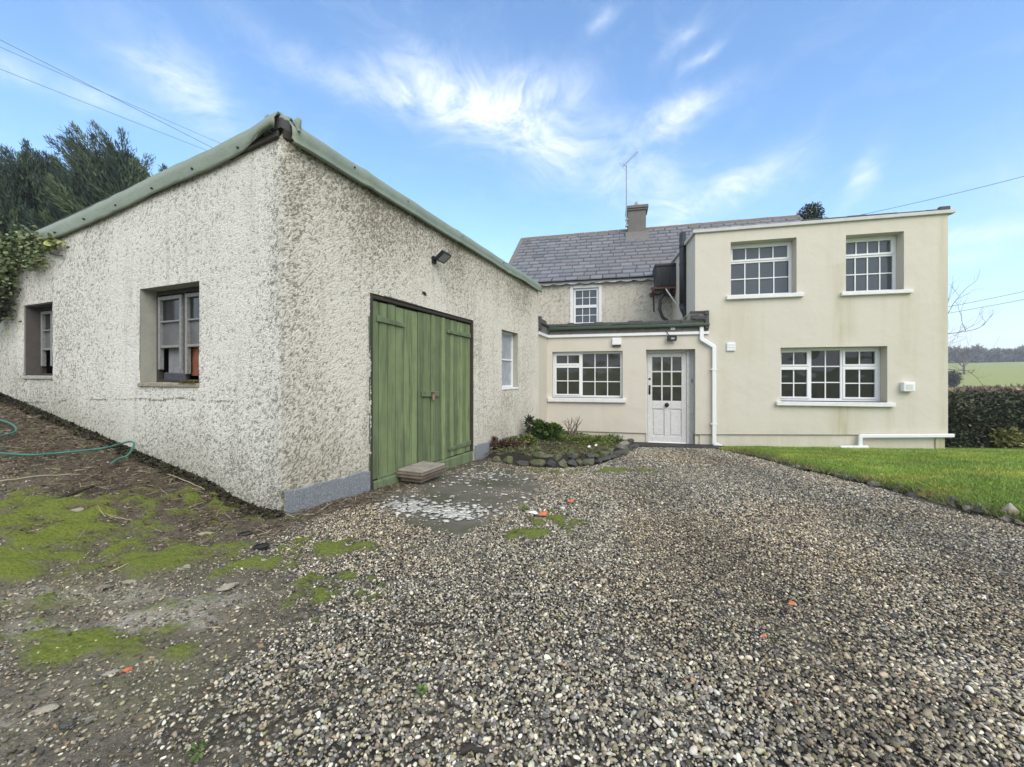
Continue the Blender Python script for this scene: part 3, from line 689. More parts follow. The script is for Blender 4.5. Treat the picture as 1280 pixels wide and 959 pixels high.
# garage windows
window(G, GF, wa_s0, wa_s1, wa_z0, wa_z1, .085, [(0, 1, 0, 1, 1, 2, False)], .04, M_SILL, .03, pane=M_CURTAIN, label='small white painted garage window with net curtain')
mb = MB(); mb.pb(GF, wa_s0, wa_s1 + .02, wa_z0 - .035, wa_z0 + .004, -.08, .03); mb.bev('sill', M_SILL, G, .01)
def old_window(w, seed, label):
    s0, s1, z0, z1, dp = w; W = s1 - s0; H = z1 - z0; f = MB(); mid = (s0 + s1) / 2 - .0; d1 = -dp + .05; d0 = -dp
    ring(f, GL, s0 + .004, s1 - .004, z0, z1 - .004, .04, d0, d1); f.pb(GL, mid - .022, mid + .022, z0 + .04, z1 - .04, d0 + .004, d1 - .004)
    win = f.bev('window', M_DARKWOOD, G, .006); win['label'] = label
    p = MB(); pd = MB(); pn = MB()
    for a, b, k in ((s0 + .05, mid - .028, 0), (mid + .028, s1 - .05, 1)):
        rr = random.Random(seed + k); zl = z0 + H * (.10 + .05 * k)
        p.pb(GL, a, a + .034, zl, z1 - .06, d0 + .02, d1 + .012); p.pb(GL, b - .034, b, zl, z1 - .06, d0 + .02, d1 + .012)
        p.pb(GL, a + .034, b - .034, z1 - .098, z1 - .06, d0 + .022, d1 + .01)
        z2 = z1 - .098 - (H - .1) * .26; z3 = z1 - .098 - (H - .1) * .56
        p.pb(GL, a + .034, b - .034, z2 - .009, z2 + .009, d0 + .024, d1 + .006); p.pb(GL, a + .034, b - .034, z3 - .014, z3 + .012, d0 + .022, d1 + .01)
        pn.pb(GL, a + .034, b - .034, z2 + .009, z1 - .098, d0 + .024, d0 + .03)
        (pd if k == 1 or seed == 5 else pn).pb(GL, a + .034, b - .034, z3 + .012, z2 - .009, d0 + .024, d0 + .03)
    p.bev('sash', M_OLDFRAME, win, .004); pn.build('pane', M_GL_NIGHT, win); q = pd.build('pane', M_GL_DIRT, win)
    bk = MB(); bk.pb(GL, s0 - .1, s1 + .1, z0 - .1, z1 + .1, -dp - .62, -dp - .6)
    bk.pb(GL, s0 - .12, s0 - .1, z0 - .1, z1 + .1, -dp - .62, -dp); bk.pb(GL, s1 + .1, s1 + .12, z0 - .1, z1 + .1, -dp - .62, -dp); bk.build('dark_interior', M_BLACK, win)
    return win, mid
win1, mid1 = old_window(w1, 5, 'decayed two light timber window with board propped behind it')
win2, mid2 = old_window(w2, 9, 'narrow decayed timber window near the ivy')
s0, s1, z0, z1, dp = w1; H = z1 - z0
mb = MB(); mb.pb(GL, mid1 + .05, s1 - .1, z0 + .03, z0 + H * .45, -dp - .03, -dp - .012)
M_PAPER = simple('dusty pale board', (.24, .24, .25), .9, .5, 9); mb.build('propped_board', M_PAPER, win1)
mb = MB(); mb.pb(GL, mid1 - .2, mid1 - .03, z0 + .08, z0 + H * .40, -dp - .02, -dp - .002); M_RED = simple('faded red tin', (.24, .085, .05), .8, .6, 14); mb.build('red_tin', M_RED, win1)
mb = MB(); mb.pbs(GL, mid1 - .02, s1 - .13, z0 + .0, z0 + .10, z0, z0 + .115, -dp + .02, -dp + .05); M_SLATEB = simple('blue grey slate scrap', (.05, .052, .062), .7, .3, 20); mb.bev('slate_scrap', M_SLATEB, win1, .01)
mb = MB(); mb.pb(GL, w2[1] - .014, w2[1] - .001, w2[2] + .02, w2[3] - .002, -w2[4] + .01, -.004); mb.pb(GL, w2[0] + .003, w2[1] - .015, w2[3] - .014, w2[3] - .002, -w2[4] + .01, -.004); mb.build('jamb_lining', simple('damp dark plaster', (.10, .09, .085), .9, .35, 9, .003), G)
for w in (w1, w2):
    mb = MB(); n = 14
    for i in range(n):
        a = w[0] + (w[1] - w[0]) * i / n; b = w[0] + (w[1] - w[0]) * (i + 1) / n; mb.pb(GL, a, b, w[2] - .03, w[2] + .004 + .012 * random.random(), -w[4] + .03, .022 + .014 * random.random())
    mb.bev('sill', M_STONEL if w is w1 else M_JAMB, G, .006)

# floodlight on the door wall
fs, fz = GF.px(540, 325)
FL = thing('floodlight', 'square black floodlight fixed above the green garage doors', 'floodlight', GF.P(fs, fz, 0))
mb = MB(); mb.pb(GF, fs - .03, fs + .04, fz - .05, fz + .04, .008, .045); mb.tube([GF.P(fs, fz, .04), GF.P(fs + .03, fz + .02, .10)], .015, 6); mb.build('bracket', M_BLACK, FL)
hp = Plane(np.array(GF.P(fs + .06, 0, .12)[:2]), GA, GF.n); tilt = R(38)
def tl(s, a, d):  # tilted lamp head: a along the face up/out, d normal (down/out)
    return hp.P(s, fz + .03 + a * sin(tilt) - d * cos(tilt), a * cos(tilt) + d * sin(tilt))
def tbox(mb, s0, s1, a0, a1, d0, d1): mb.hexa([tl(s0, a0, d0), tl(s1, a0, d0), tl(s1, a1, d0), tl(s0, a1, d0), tl(s0, a0, d1), tl(s1, a0, d1), tl(s1, a1, d1), tl(s0, a1, d1)])
mb = MB(); tbox(mb, -.09, .10, -.06, .09, -.03, .012)
for a in (-.06, .078): tbox(mb, -.09, .10, a, a + .012, .013, .022)
for s_ in (-.09, .088): tbox(mb, s_, s_ + .012, -.047, .077, .013, .022)
mb.bev('lamp_housing', M_BLACK, FL, .003); mb = MB(); tbox(mb, -.076, .086, -.046, .076, .0125, .016); mb.build('lens', M_LENS, FL)
mb = MB(); hs_, hz_ = GF.px(529, 367); mb.tube([GF.P(hs_ - .04, hz_ + .01, .014), GF.P(hs_, hz_, .022), GF.P(hs_ + .04, hz_ - .012, .014)], [.012, .022, .01], 7); mb.build('wall_hole', M_BLACK, G, True)
# ------------------------------------------------------------------ farmhouse
hs = lambda u, v=473: HF.px(u, v)[0]
hz = lambda u, v: HF.px(u, v)[1]
HO = HF.P(hs(869), 0.)
H = thing('farmhouse', 'cream rendered farmhouse with slate roof, low porch and two storey extension', 'house', HO)
sI, sX, sR = hs(684), hs(869), hs(1185)
zTop = 4.86
def col_cream(S, Z, h, w):
    st = np.zeros_like(S)
    def blob(u, v0, v1, wd, a):
        nonlocal st
        s = hs(u); z1, z0 = hz(u, v0), hz(u, v1)
        st = np.maximum(st, a * np.exp(-((S - s) / wd) ** 2) * sstep(z0 - .25, z0 + .2, Z) * (1 - sstep(z1 - .02, z1 + .02, Z)))
    blob(1052, 507, 552, .16, .95); blob(1062, 507, 545, .3, .4); blob(1049, 330, 430, .07, .7); blob(1060, 368, 420, .12, .45); blob(930, 372, 450, .3, .25); blob(1135, 365, 470, .2, .2); blob(1180, 265, 540, .06, .5)
    blob(915, 372, 420, .08, .35); blob(1112, 507, 540, .1, .35); blob(1140, 490, 540, .05, .4); blob(905, 380, 540, .12, .2)
    st = np.maximum(st, .45 * (1 - sstep(.2, .75, Z)) * fbm(S * 2, Z * 2, 71)); st = np.maximum(st, .3 * sstep(4.6, 4.86, Z) * fbm(S * 3, Z, 72))
    return np.stack([st, w, h], -1)
# openings of the front
oW1 = (hs(913.3), hs(995.8), hz(950, 368.5), hz(913.3, 302.7), .30)
oW2 = (hs(1057.4), hs(1130), hz(1095, 364), hz(1130, 289), .30)
oW3 = (hs(975.7), hs(1109.2), hz(1040, 502.5), hz(1109.2, 432.6), .30)
oP = (hs(690.4), hs(778.3), hz(733, 497.5), hz(778.3, 438.6), .2)
oD = (hs(807.6), hs(874.6), hz(830, 560), hz(807.6, 437.3), .28)
bnd = lambda s: .27 if s < sX else .28 + .14 * (s - sX) / (sR - sX)
zPt = 2.56
wall_grid('porch_wall', HF, sI, sX, lambda s: .27, lambda s: zPt, [oP, oD], .09, 0, M_CREAM, H, colfn=col_cream)
wall_grid('extension_wall', HF, sX, sR, bnd, lambda s: zTop, [oW1, oW2, oW3], .09, 0, M_CREAM, H, colfn=col_cream)
mb = MB()   # returns, plinth, underside of the band
mb.pb(HF, sI, oD[0], -.3, .27, -.24, -.028); mb.pb(HF, oD[1], sX, -.3, .27, -.24, -.028)
mb.pbs(HF, sX, sR - .05, -.3, .28, -.3, .42, -.24, -.03)
mb.build('plinth', M_CREAM, H, col=True).data.color_attributes['Col'].data.foreach_set('color', [.25, .5, .5, 1] * len(mb.V))
mb = MB(); mb.pb(HF, sI, oD[0], .262, .2695, -.03, .0); mb.pb(HF, oD[1], sX, .262, .2695, -.03, .0); mb.pbs(HF, sX, sR, .272, .2795, .412, .4195, -.03, .0); mb.build('render_bead', M_CONC, H)
SR = Plane(np.array(HF.P(sR, 0)[:2]), HN, HA); SX = Plane(np.array(HF.P(sX, 0)[:2]), HN, -HA)
def zer(S, Z, h, w): return np.stack([.25 * w * 0 + .1, w, h], -1)
def gablez(t):  # profile of the right hand end: low lean roof, then the old ridge
    return zTop + .098 * t if t < 4.3 else min(zTop + .42 + (t - 4.3) * .72, 7.3)
wall_grid('side_wall', SR, 0, 10.4, lambda s: .42, lambda t: gablez(t) if t < 7.26 else max(4.8, 7.3 - (t - 7.26) * .8), [], .3, 0, M_CREAM, H, colfn=zer)
wall_grid('side_wall', SX, 0, 4.05, lambda s: zPt, lambda t: zTop + .098 * t, [], .2, 0, M_CREAM, H, colfn=zer)
mb = MB(); mb.pb(SR, .002, 10.4, -.3, .42, -.2, -.05); mb.build('plinth', M_CREAM, H, col=True)
# short wall from porch corner towards the garage
I2 = np.array(HF.P(sI, 0)[:2]); E2 = np.array([.575, 9.45]); dv = (E2 - I2) / np.linalg.norm(E2 - I2)
EI = Plane(I2, dv, (-dv[1], dv[0]) if (-dv[1]) > 0 else (dv[1], -dv[0])); eL = float(np.linalg.norm(E2 - I2))
mb = MB(); mb.pb(EI, 0, eL, -.3, zPt, -.22, 0); mb.build('porch_wall', M_CREAM, H, col=True).data.color_attributes['Col'].data.foreach_set('color', [.1, .5, .5, 1] * 8)
mb = MB(); mb.pb(HF, sI - .22, sI - .01, -.3, zPt, -4.05, -.01); mb.build('porch_wall', M_CREAM, H, col=True)
# old house
mE = HM.px(700, 351)[1]; sGL = -3.93
mw = HM.px(716.8, 361), HM.px(748.3, 405)
oM = (mw[0][0], mw[1][0], mw[1][1], mw[0][1], .12)
wall_grid('old_wall', HM, sGL + .12, sX + .0, lambda s: 2.6, lambda s: mE + .02, [oM], .045, .006, M_DASHH, H, jamb=M_SILL)
LG = Plane(np.array(HM.P(sGL + .12, 0)[:2]), HN, -HA)
wall_grid('gable_wall', LG, 0, 6.2, lambda s: -.3, lambda t: 4.85 + .8 * (t + .15) if t < 3.2 else 4.85 + .8 * (6.55 - t), [], .12, .006, M_DASHH, H)
mb = MB(); mb.pb(HM, sGL + .12, sR, -.3, 4.8, -6.25, -6.2); mb.build('back_wall', M_DASHH, H, col=True)
mb = MB(); ring(mb, HM, oM[0] - .11, oM[1] + .1, oM[2] - .1, oM[3] + .1, .098, .0, .03); mb.bev('window_surround', M_SILL, H, .006)
window(H, HM, oM[0], oM[1], oM[2], oM[3], .05, [(0, 1, .5, 1, 3, 2, True), (0, 1, 0, .5, 3, 2, True)], .035, bar=.022, pane=M_GL_UP, label='small white upstairs window with twelve panes in the old wall')

# roofs
rz = lambda s: 7.50
def rp(s, n, lift=0.):  # point on the front slope of the old roof
    z0 = mE - .05; f = (n - 14.05) / (17.46 - 14.05); p = HA * s + HN * n
    sag = -.035 * sin(min(max((s + 3.9) / 12.5, 0), 1) * pi) * sin(min(max(f, 0), 1) * pi)
    return (p[0] - 0 , p[1], z0 + f * (float(rz(s)) - z0) + lift + sag)
sE = sR + .12
mb = MB()
mb.add([rp(sGL, 14.05), rp(sE, 14.05), rp(sE, 17.46), rp(sGL, 17.46), tuple(np.append(HA * sE + HN * 20.9, mE - .05)), tuple(np.append(HA * sGL + HN * 20.9, mE - .05))], [(0, 1, 2, 3), (3, 2, 4, 5)])
RO = mb.build('roof', M_LEAD, H); RO.modifiers.new('s', 'SOLIDIFY').thickness = .05
mb = MB(); r = random.Random(5); nrow = 14; L = 17.46 - 14.02
for i in range(nrow):
    n0 = 14.0 + L * i / nrow; n1 = 14.0 + L * (i + 1.12) / nrow; s = sGL + .10 - (.16 if i % 2 else 0)
    while s < sE:
        w = .42 * r.uniform(.93, 1.06); a = max(s, sGL + .08); b = min(s + w - r.uniform(.016, .045), sE)
        if b > a + .02:
            v = r.uniform(.82, 1.14); tnt = r.uniform(-.012, .012); c = (.165 * v + tnt * .5, .168 * v, .186 * v - tnt * .5)
            if r.random() < .04: c = (.11, .112, .125)
            dz = r.uniform(0, .008); dn = r.uniform(-.012, .012) + (.02 if r.random() < .04 else 0)
            lo = rp(a, n0 + dn); lr = rp(b, n0 + dn + r.uniform(-.008, .008)); ur = rp(b, n1); ul = rp(a, n1)
            up = lambda p, h: (p[0], p[1], p[2] + h)
            mb.hexa([up(lo, .022 + dz), up(lr, .022 + dz), up(ur, .006), up(ul, .006), up(lo, .060 + dz), up(lr, .060 + dz + r.uniform(0, .006)), up(ur, .012), up(ul, .012)], c)
        s += w
mb.build('slate_covering', M_SLATE, RO, col=True)
mb = MB(); s = sGL - .02
while s < sE:
    b = min(s + .45, sE); p = [rp(s, 17.46 - .13, .045), rp(s, 17.46, .075 + .012 * random.random()), rp(s, 17.46 + .0, .07)]
    q = [rp(b - .012, 17.46 - .13, .045), rp(b - .012, 17.46, .075 + .012 * random.random())]
    c0 = HA * s + HN * 17.59; c1 = HA * (b - .012) + HN * 17.59
    mb.add([p[0], q[0], q[1], p[1], (c1[0], c1[1], p[0][2]), (c0[0], c0[1], p[0][2])], [(0, 1, 2, 3), (3, 2, 4, 5)]); s = b
o = mb.build('ridge_tiles', M_RIDGE, RO); o.modifiers.new('s', 'SOLIDIFY').thickness = .03
mb = MB(); mb.hexa([rp(sGL - .05, 14.0, -.03), rp(sGL + .13, 14.0, -.0), rp(sGL + .13, 17.46, .0), rp(sGL - .05, 17.46, -.0), rp(sGL - .05, 14.0, .06), rp(sGL + .11, 14.0, .07), rp(sGL + .11, 17.46, .07), rp(sGL - .05, 17.46, .06)])
mb.bev('verge', M_CONC, RO, .01)
# chimney on the ridge
cs0, cs1 = [(u - U0) / FPX for u in (783.5, 808)]
def s_at(u, n): r_ = (u - U0) / FPX; Y = n / (HN[0] * r_ + HN[1]); return float(HA[0] * r_ * Y + HA[1] * Y)
ca, cb = s_at(784.5, 17.1), s_at(807.5, 17.1)
CP = Plane(HN * 17.1, HA, -HN)
chz = 1.55 + (473 - 262) / FPX * CP.P(ca, 0)[1]
mb = MB(); mb.pb(CP, ca, cb, 6.6, chz, -.72, 0); CH = mb.bev('chimney', M_CONC, RO, .015)
mb = MB(); mb.pb(CP, ca - .07, cb + .09, chz + .002, chz + .13, -.80, .08); mb.pb(CP, ca - .04, cb + .05, chz - .07, chz + .0, -.77, .05); mb.bev('chimney_cap', M_CONC, CH, .02)
mb = MB(); cc = (ca + cb) / 2 + .0; p = CP.P(cc, 0, -.35); mb.tube([(p[0], p[1], chz + .13), (p[0], p[1], chz + .26), (p[0], p[1], chz + .30), (p[0], p[1], chz + .42)], [.13, .10, .09, .03], 10); mb.build('chimney_pot', M_STONEL, CH, True)
mb = MB(); mb.hexa([rp(ca - .08, 16.55, .02), rp(cb + .1, 16.55, .02), rp(cb + .1, 17.12, .03), rp(ca - .08, 17.12, .03), rp(ca - .08, 16.55, .05), rp(cb + .1, 16.55, .05), rp(cb + .1, 17.12, .12), rp(ca - .08, 17.12, .12)]); mb.build('lead_flashing', M_CONC, CH)
# extension roof: shallow slope behind the white trim
mb = MB(); e0 = HF.P(sX, zTop, .02); e1 = HF.P(sR, zTop, .02)
def er(s, t, dz): p = HA * s + HN * (10.2 + t); return (p[0], p[1], zTop + .098 * t + dz)
mb.hexa([er(sX + .02, .05, .0), er(sR, .05, .0), er(sR, 4.6, .0), er(sX + .02, 4.6, .0), er(sX + .02, .05, .055), er(sR, .05, .055), er(sR, 4.6, .055), er(sX + .02, 4.6, .055)])
mb.build('roof', M_LEAD, H)
mb = MB(); mb.pb(HF, sX - .055, sR + .10, zTop - .02, zTop + .05, .0, .05)
mb.hexa([er(sX - .055, .0, -.03), er(sX, .0, -.03), er(sX, 4.3, -.03), er(sX - .055, 4.3, -.03), er(sX - .055, .0, .055), er(sX, .0, .055), er(sX, 4.3, .055), er(sX - .055, 4.3, .055)])
mb.hexa([er(sR + .002, .0, -.03), er(sR + .09, .0, -.03), er(sR + .09, 4.4, -.03), er(sR + .002, 4.4, -.03), er(sR + .002, .0, .05), er(sR + .09, .0, .05), er(sR + .09, 4.4, .05), er(sR + .002, 4.4, .05)])
mb.bev('roof_trim', simple('weathered grey white trim', (.52, .52, .50), .6, .2, 6, .002), H, .006)
# eaves of the old house: gutter and scalloped board
zg = mE + .0
mb = MB(); mb.pb(HM, sGL + .02, sX - .25, zg - .045, zg + .045, .04, .16); mb.bev('gutter', M_GREENGUT, H, .02)
mb = MB(); k = 0; s = sGL + .1; n = 260; s_1 = sX - .3
top = [HM.P(s + (s_1 - s) * i / n, zg - .05, .13) for i in range(n + 1)]
bot = [HM.P(s + (s_1 - s) * i / n, zg - .125 - .05 * abs(sin(i / n * (s_1 - s) / .44 * pi)), .13) for i in range(n + 1)]
mb.add(top + bot, [(i, n + 1 + i, n + 2 + i, i + 1) for i in range(n)]); o = mb.build('scalloped_board', M_OLDWHITE, H); o.modifiers.new('s', 'SOLIDIFY').thickness = .02
mb = MB(); mb.tube([HM.P(s + (s_1 - s) * i / n, zg - .122 - .05 * abs(sin(i / n * (s_1 - s) / .44 * pi)), .146) for i in range(n + 1)], .011, 5); mb.build('scalloped_edge', M_UPVC, H)
# porch roof and its layered edge
mb = MB(); mb.pb(HF, sI - .05, sX - .02, 2.79, 2.86, -4.0, .09)
mb.build('porch_roof', M_LEAD, H)
mb = MB(); r = random.Random(9); s = sI - .02; sB = hs(886)
while s < sX - .3:
    b = s + r.uniform(.14, .4); b = min(b, sX - .3); mb.pb(HF, s, b - .002, 2.80 + r.uniform(-.01, .01), 2.865 + r.uniform(-.0, .03), -.12 - r.uniform(0, .05), .10 + r.uniform(0, .02)); s = b
mb.bev('felt_edge', M_LEAD, H, .006)
mb = MB(); mb.pb(HF, sI - .0, sB, 2.715, 2.795, .035, .125); mb.bev('gutter', M_GREENGUT, H, .022, seg=2)
mb = MB(); mb.pb(HF, sI, sB - .01, 2.615, 2.713, .0, .03); mb.pb(EI, 0.03, eL, 2.615, 2.8, -.2, .03); mb.build('fascia', M_DAMP, H)
mb = MB(); mb.pb(HF, sI + .02, sB + .0, zPt - .015, zPt + .052, -.01, .05); mb.pb(EI, .03, eL, zPt - .015, zPt + .052, -.01, .05); mb.bev('fascia_trim', M_UPVC, H, .005)
mb = MB(); mb.pb(HF, hs(838), hs(843.5), 2.66, 2.715, .031, .045); mb.build('fascia_bracket', M_UPVC, H)
mb = MB(); mb.pb(EI, .1, eL - .02, 2.8, 2.86, -.25, .08); mb.pb(EI, .25, eL + .02, 2.83, 2.93, -.2, .05); mb.pb(EI, eL - .14, eL + .03, 2.66, 2.96, -.1, .07); mb.bev('felt_edge', M_LEAD, H, .01)
# ruined upstand at the right end of the porch roof
ua, ub, uc = hs(846), hs(861), hs(884)
mb = MB(); mb.add([HF.P(ua, 2.85, .09), HF.P(uc, 2.85, .09), HF.P(uc, 3.05, .09), HF.P(ub, 3.03, .09), HF.P(ua, 2.85, -.5), HF.P(uc, 2.85, -.001 if uc > sX else -.5), HF.P(uc, 3.05, .002), HF.P(ub, 3.03, -.5)],
                  [(0, 1, 2, 3), (0, 3, 7, 4), (3, 2, 6, 7), (1, 5, 6, 2)]); mb.build('parapet', M_CONC, H)
mb = MB(); mb.pb(HF, uc - .06, uc + .02, 2.66, 3.07, .0, .11); mb.pb(HF, hs(862), uc - .061, 3.02, 3.065, .0, .11); mb.pb(HF, hs(867), hs(880), 2.87, 2.95, .09, .12)
for i in range(12): a = hs(852 + 30 * random.random()); z = 2.87 + .14 * random.random(); mb.pb(HF, a, a + .05 + .06 * random.random(), z, z + .03, .09, .1 + .03 * random.random())
mb.bev('felt_upstand', M_LEAD, H, .008)
# windows of the front
SD = .035
window(H, HF, *oW1[:4], .24, [(0, 1, .66, 1, 4, 1, True), (0, 1, 0, .66, 4, 2, False)], .062, bar=.024, pane=M_GL_UP, sill=(hs(907.5), hs(1003.5), oW1[2] + .0, oW1[2] - .085, .075), label='white upstairs window with four columns of panes')
window(H, HF, *oW2[:4], .24, [(0, 1, .66, 1, 4, 1, True), (0, 1, 0, .66, 4, 2, False)], .062, bar=.024, pane=M_GL_UP, sill=(hs(1050.5), hs(1139), oW2[2] + .0, oW2[2] - .075, .075), label='white upstairs window near the right corner')
window(H, HF, *oW3[:4], .24, [(0, .335, .64, 1, 2, 1, True), (0, .335, 0, .64, 2, 2, True), (.335, .64, 0, 1, 2, 3, False), (.64, 1, .64, 1, 2, 1, True), (.64, 1, 0, .64, 2, 2, True)], .06, bar=.024, sill=(hs(969.5), hs(1117), oW3[2], oW3[2] - .085, .085), label='wide white three light window on the ground floor')
window(H, HF, *oP[:4], .12, [(0, .42, .70, 1, 2, 1, True), (0, .42, 0, .70, 2, 2, True), (.42, 1, 0, 1, 3, 3, False)], .052, bar=.023, pane=M_GL_MID, sill=(hs(684.8), hs(782.5), oP[2], oP[2] - .10, .075), label='white porch window beside the front door')
# front door, frame and side panel
dd = .22; z0, z1 = oD[2], oD[3]; a0, a1 = hs(808.5), hs(856); 
D1 = a1 - .02; d0_ = oD[0] + .0
dl = d0_ + .05; dr = dl + .86; sp = dr + .06
mb = MB(); mb.pb(HF, d0_ + .002, dl - .004, z0, z1 - .002, -dd - .08, -dd + .02); mb.pb(HF, dr + .004, sp, z0, z1 - .002, -dd - .08, -dd + .02); mb.pb(HF, dl - .004, dr + .004, z1 - .07, z1 - .002, -dd - .08, -dd + .015)
mb.pb(HF, dl - .004, dr + .004, z0 - .02, z0 + .035, -dd - .08, -dd + .04); mb.bev('door_frame', M_OLDWHITE, H, .006)
DR = MB(); zb_, zt_ = z0 + .045, z1 - .075; st = .105; x0, x1 = dl, dr; zm = zb_ + (zt_ - zb_) * .47; d0b, d1b = -dd - .045, -dd
DR.pb(HF, x0, x0 + st, zb_, zt_, d0b, d1b); DR.pb(HF, x1 - st, x1, zb_, zt_, d0b, d1b); DR.pb(HF, x0 + st, x1 - st, zt_ - .09, zt_, d0b, d1b); DR.pb(HF, x0 + st, x1 - st, zb_, zb_ + .2, d0b, d1b)
DR.pb(HF, x0 + st, x1 - st, zm - .17, zm + .02, d0b, d1b); cxm = (x0 + x1) / 2; DR.pb(HF, cxm - .055, cxm + .055, zb_ + .2, zm - .17, d0b, d1b)
DR.pb(HF, x0 + st, cxm - .055, zb_ + .2, zm - .17, d0b, d1b - .022); DR.pb(HF, cxm + .055, x1 - st, zb_ + .2, zm - .17, d0b, d1b - .022)
DO = DR.bev('door', M_OLDWHITE, H, .008, seg=2); DO['label'] = 'white half glazed front door with nine panes'
mb = MB(); ga, gb, gc, gd = x0 + st, x1 - st, zm + .02, zt_ - .09
for i in (1, 2):
    xx = ga + (gb - ga) * i / 3; mb.pb(HF, xx - .017, xx + .017, gc, gd, d1b - .03, d1b - .003); zz = gc + (gd - gc) * i / 3; mb.pb(HF, ga, gb, zz - .017, zz + .017, d1b - .031, d1b - .004)
mb.bev('glazing_bars', M_OLDWHITE, DO, .004); mb = MB(); mb.pb(HF, ga - .005, gb + .005, gc - .005, gd + .005, d1b - .04, d1b - .032); mb.build('pane', M_GL_MID, DO)
for a, b in ((x0 + st + .03, cxm - .085), (cxm + .085, x1 - st - .03)):
    mb = MB(); mb.pb(HF, a, b, zb_ + .235, zm - .205, d1b - .022, d1b - .008); mb.bev('raised_panel', M_OLDWHITE, DO, .012)
mb = MB(); mb.pb(HF, x0, x1, zb_ - .004, zb_ + .06, d1b, d1b + .03); mb.bev('weather_bar', M_UPVC, DO, .012)
mb = MB(); kz = zm - .075
mb.tube([HF.P(cxm, kz, d1b), HF.P(cxm, kz, d1b + .03), HF.P(cxm, kz, d1b + .035), HF.P(cxm, kz, d1b + .06), HF.P(cxm, kz, d1b + .07)], [.05, .05, .022, .04, .02], 12); mb.build('knob', M_BLACK, DO, True)
mb = MB(); lx = x0 + .045; lz = gc + (gd - gc) * .25; mb.tube([HF.P(lx, lz - .09, d1b + .006), HF.P(lx, lz - .07, d1b + .035), HF.P(lx, lz + .05, d1b + .035), HF.P(lx, lz + .09, d1b + .006)], .012, 6); mb.pb(HF, lx - .02, lx + .02, lz - .11, lz + .11, d1b + .0005, d1b + .008); mb.build('handle', M_BLACK, DO, True)
mb = MB(); mb.tube([HF.P(lx, lz + .26, d1b), HF.P(lx, lz + .26, d1b + .012)], .025, 12); mb.build('lock', M_BLACK, DO, True)
mb = MB(); pe = oD[1] - .06
mb.pb(HF, sp + .001, pe, z0, z1, -dd - .06, -dd - .02); mb.pb(HF, sp + .001, sp + .03, z0, z1, -dd - .019, -dd + .0); mb.pb(HF, pe - .03, pe, z0, z1, -dd - .019, -dd); mb.pb(HF, sp + .031, pe - .031, z0 + .78, z0 + .83, -dd - .019, -dd - .002)
mb.pb(HF, sp + .031, pe - .031, z0, z0 + .07, -dd - .019, -dd - .002); mb.pb(HF, pe + .001, oD[1] - .002, z0, z1, -dd - .06, -dd - .01); SP = mb.bev('side_panel', M_OLDWHITE, H, .006)
mb = MB(); q = (sp + pe) / 2; zz = z0 + 1.55
mb.tube([HF.P(q + .018 * sin(a), zz + .035 * cos(a), -dd - .012) for a in np.linspace(-1.2, 4.4, 12)], .006, 5); mb.build('door_number', M_DAMP, SP)
# the doorstep lining
mb = MB(); mb.pb(HF, oD[0] + .002, oD[1] - .002, -.1, z0 - .001, -.3, -.03); mb.build('threshold', M_CONC, H)
# downpipes
def pipe(name, pts, w, m, dep=.055):
    mb = MB()
    for (s_a, z_a), (s_b, z_b) in zip(pts[:-1], pts[1:]):
        L = math.hypot(s_b - s_a, z_b - z_a); ux, uz = (s_b - s_a) / L, (z_b - z_a) / L; nx, nz = -uz * w / 2, ux * w / 2; e = .014
        A = (s_a - ux * e, z_a - uz * e); B = (s_b + ux * e, z_b + uz * e); q = [(A[0] + nx, A[1] + nz), (B[0] + nx, B[1] + nz), (B[0] - nx, B[1] - nz), (A[0] - nx, A[1] - nz)]
        j = .0006 * len(mb.V) / 8; mb.hexa([HF.P(x, z, .028 - j) for x, z in q] + [HF.P(x, z, .028 + dep + j) for x, z in q])
    return mb.bev(name, m, H, .012, seg=2)
P_ = lambda u, v: HF.px(u, v, .05)
DPp = pipe('downpipe', [P_(877, 409), P_(877, 424), P_(892.6, 433.5), P_(892.6, 554.5), P_(911, 562.5)], .085, M_UPVC)
mb = MB()
for v in (462, 530): s_, z_ = P_(892.6, v); mb = MB(); mb.pb(HF, s_ - .07, s_ + .065, z_ - .012, z_ + .012, .0, .09); mb.build('pipe_clip', M_UPVC, DPp)
pipe('waste_pipe', [P_(1191, 544.5), P_(1075, 545.2), P_(1075, 560)], .07, M_UPVC); pipe('waste_pipe', [P_(1050, 559.5), P_(1083, 559.2)], .08, M_UPVC, .09)
# vents, bell box, security light
def vent(u0, u1, v0, v1, lou, label):
    a, z_1 = HF.px(u0, v0); b, z_0 = HF.px(u1, v1); mb = MB(); mb.pb(HF, a, b, z_0, z_1, 0, .035); v = mb.bev('vent', M_UPVC, H, .008); v['label'] = label
    mb = MB()
    for i in range(lou): z = z_0 + (z_1 - z_0) * (i + .7) / (lou + .4); mb.pbs(HF, a + .012, b - .012, z - .012, z + .006, z - .012, z + .006, .036, .046)
    mb.build('louvre', M_UPVC, v)
vent(908, 918.8, 428.6, 439.2, 3, 'white square louvred vent beside the downpipe')
a, z_1 = HF.px(1124.8, 477.5); b, z_0 = HF.px(1139.5, 489.5); mb = MB(); mb.pb(HF, a, b, z_0, z_1, 0, .12); v = mb.bev('vent', M_UPVC, H, .02, seg=2); v['label'] = 'white boiler vent cowl at the right of the ground floor window'
mb = MB(); mb.pb(HF, a + .045, b - .045, z_0 + .05, z_1 - .05, .121, .126); mb.build('grille', M_OLDWHITE, v)
a, z_1 = HF.px(765.2, 423.2); b, z_0 = HF.px(776.6, 431.5)
AB = thing('alarm_box', 'small white alarm box high on the porch wall above the window', 'alarm box', HF.P(a, z_0))
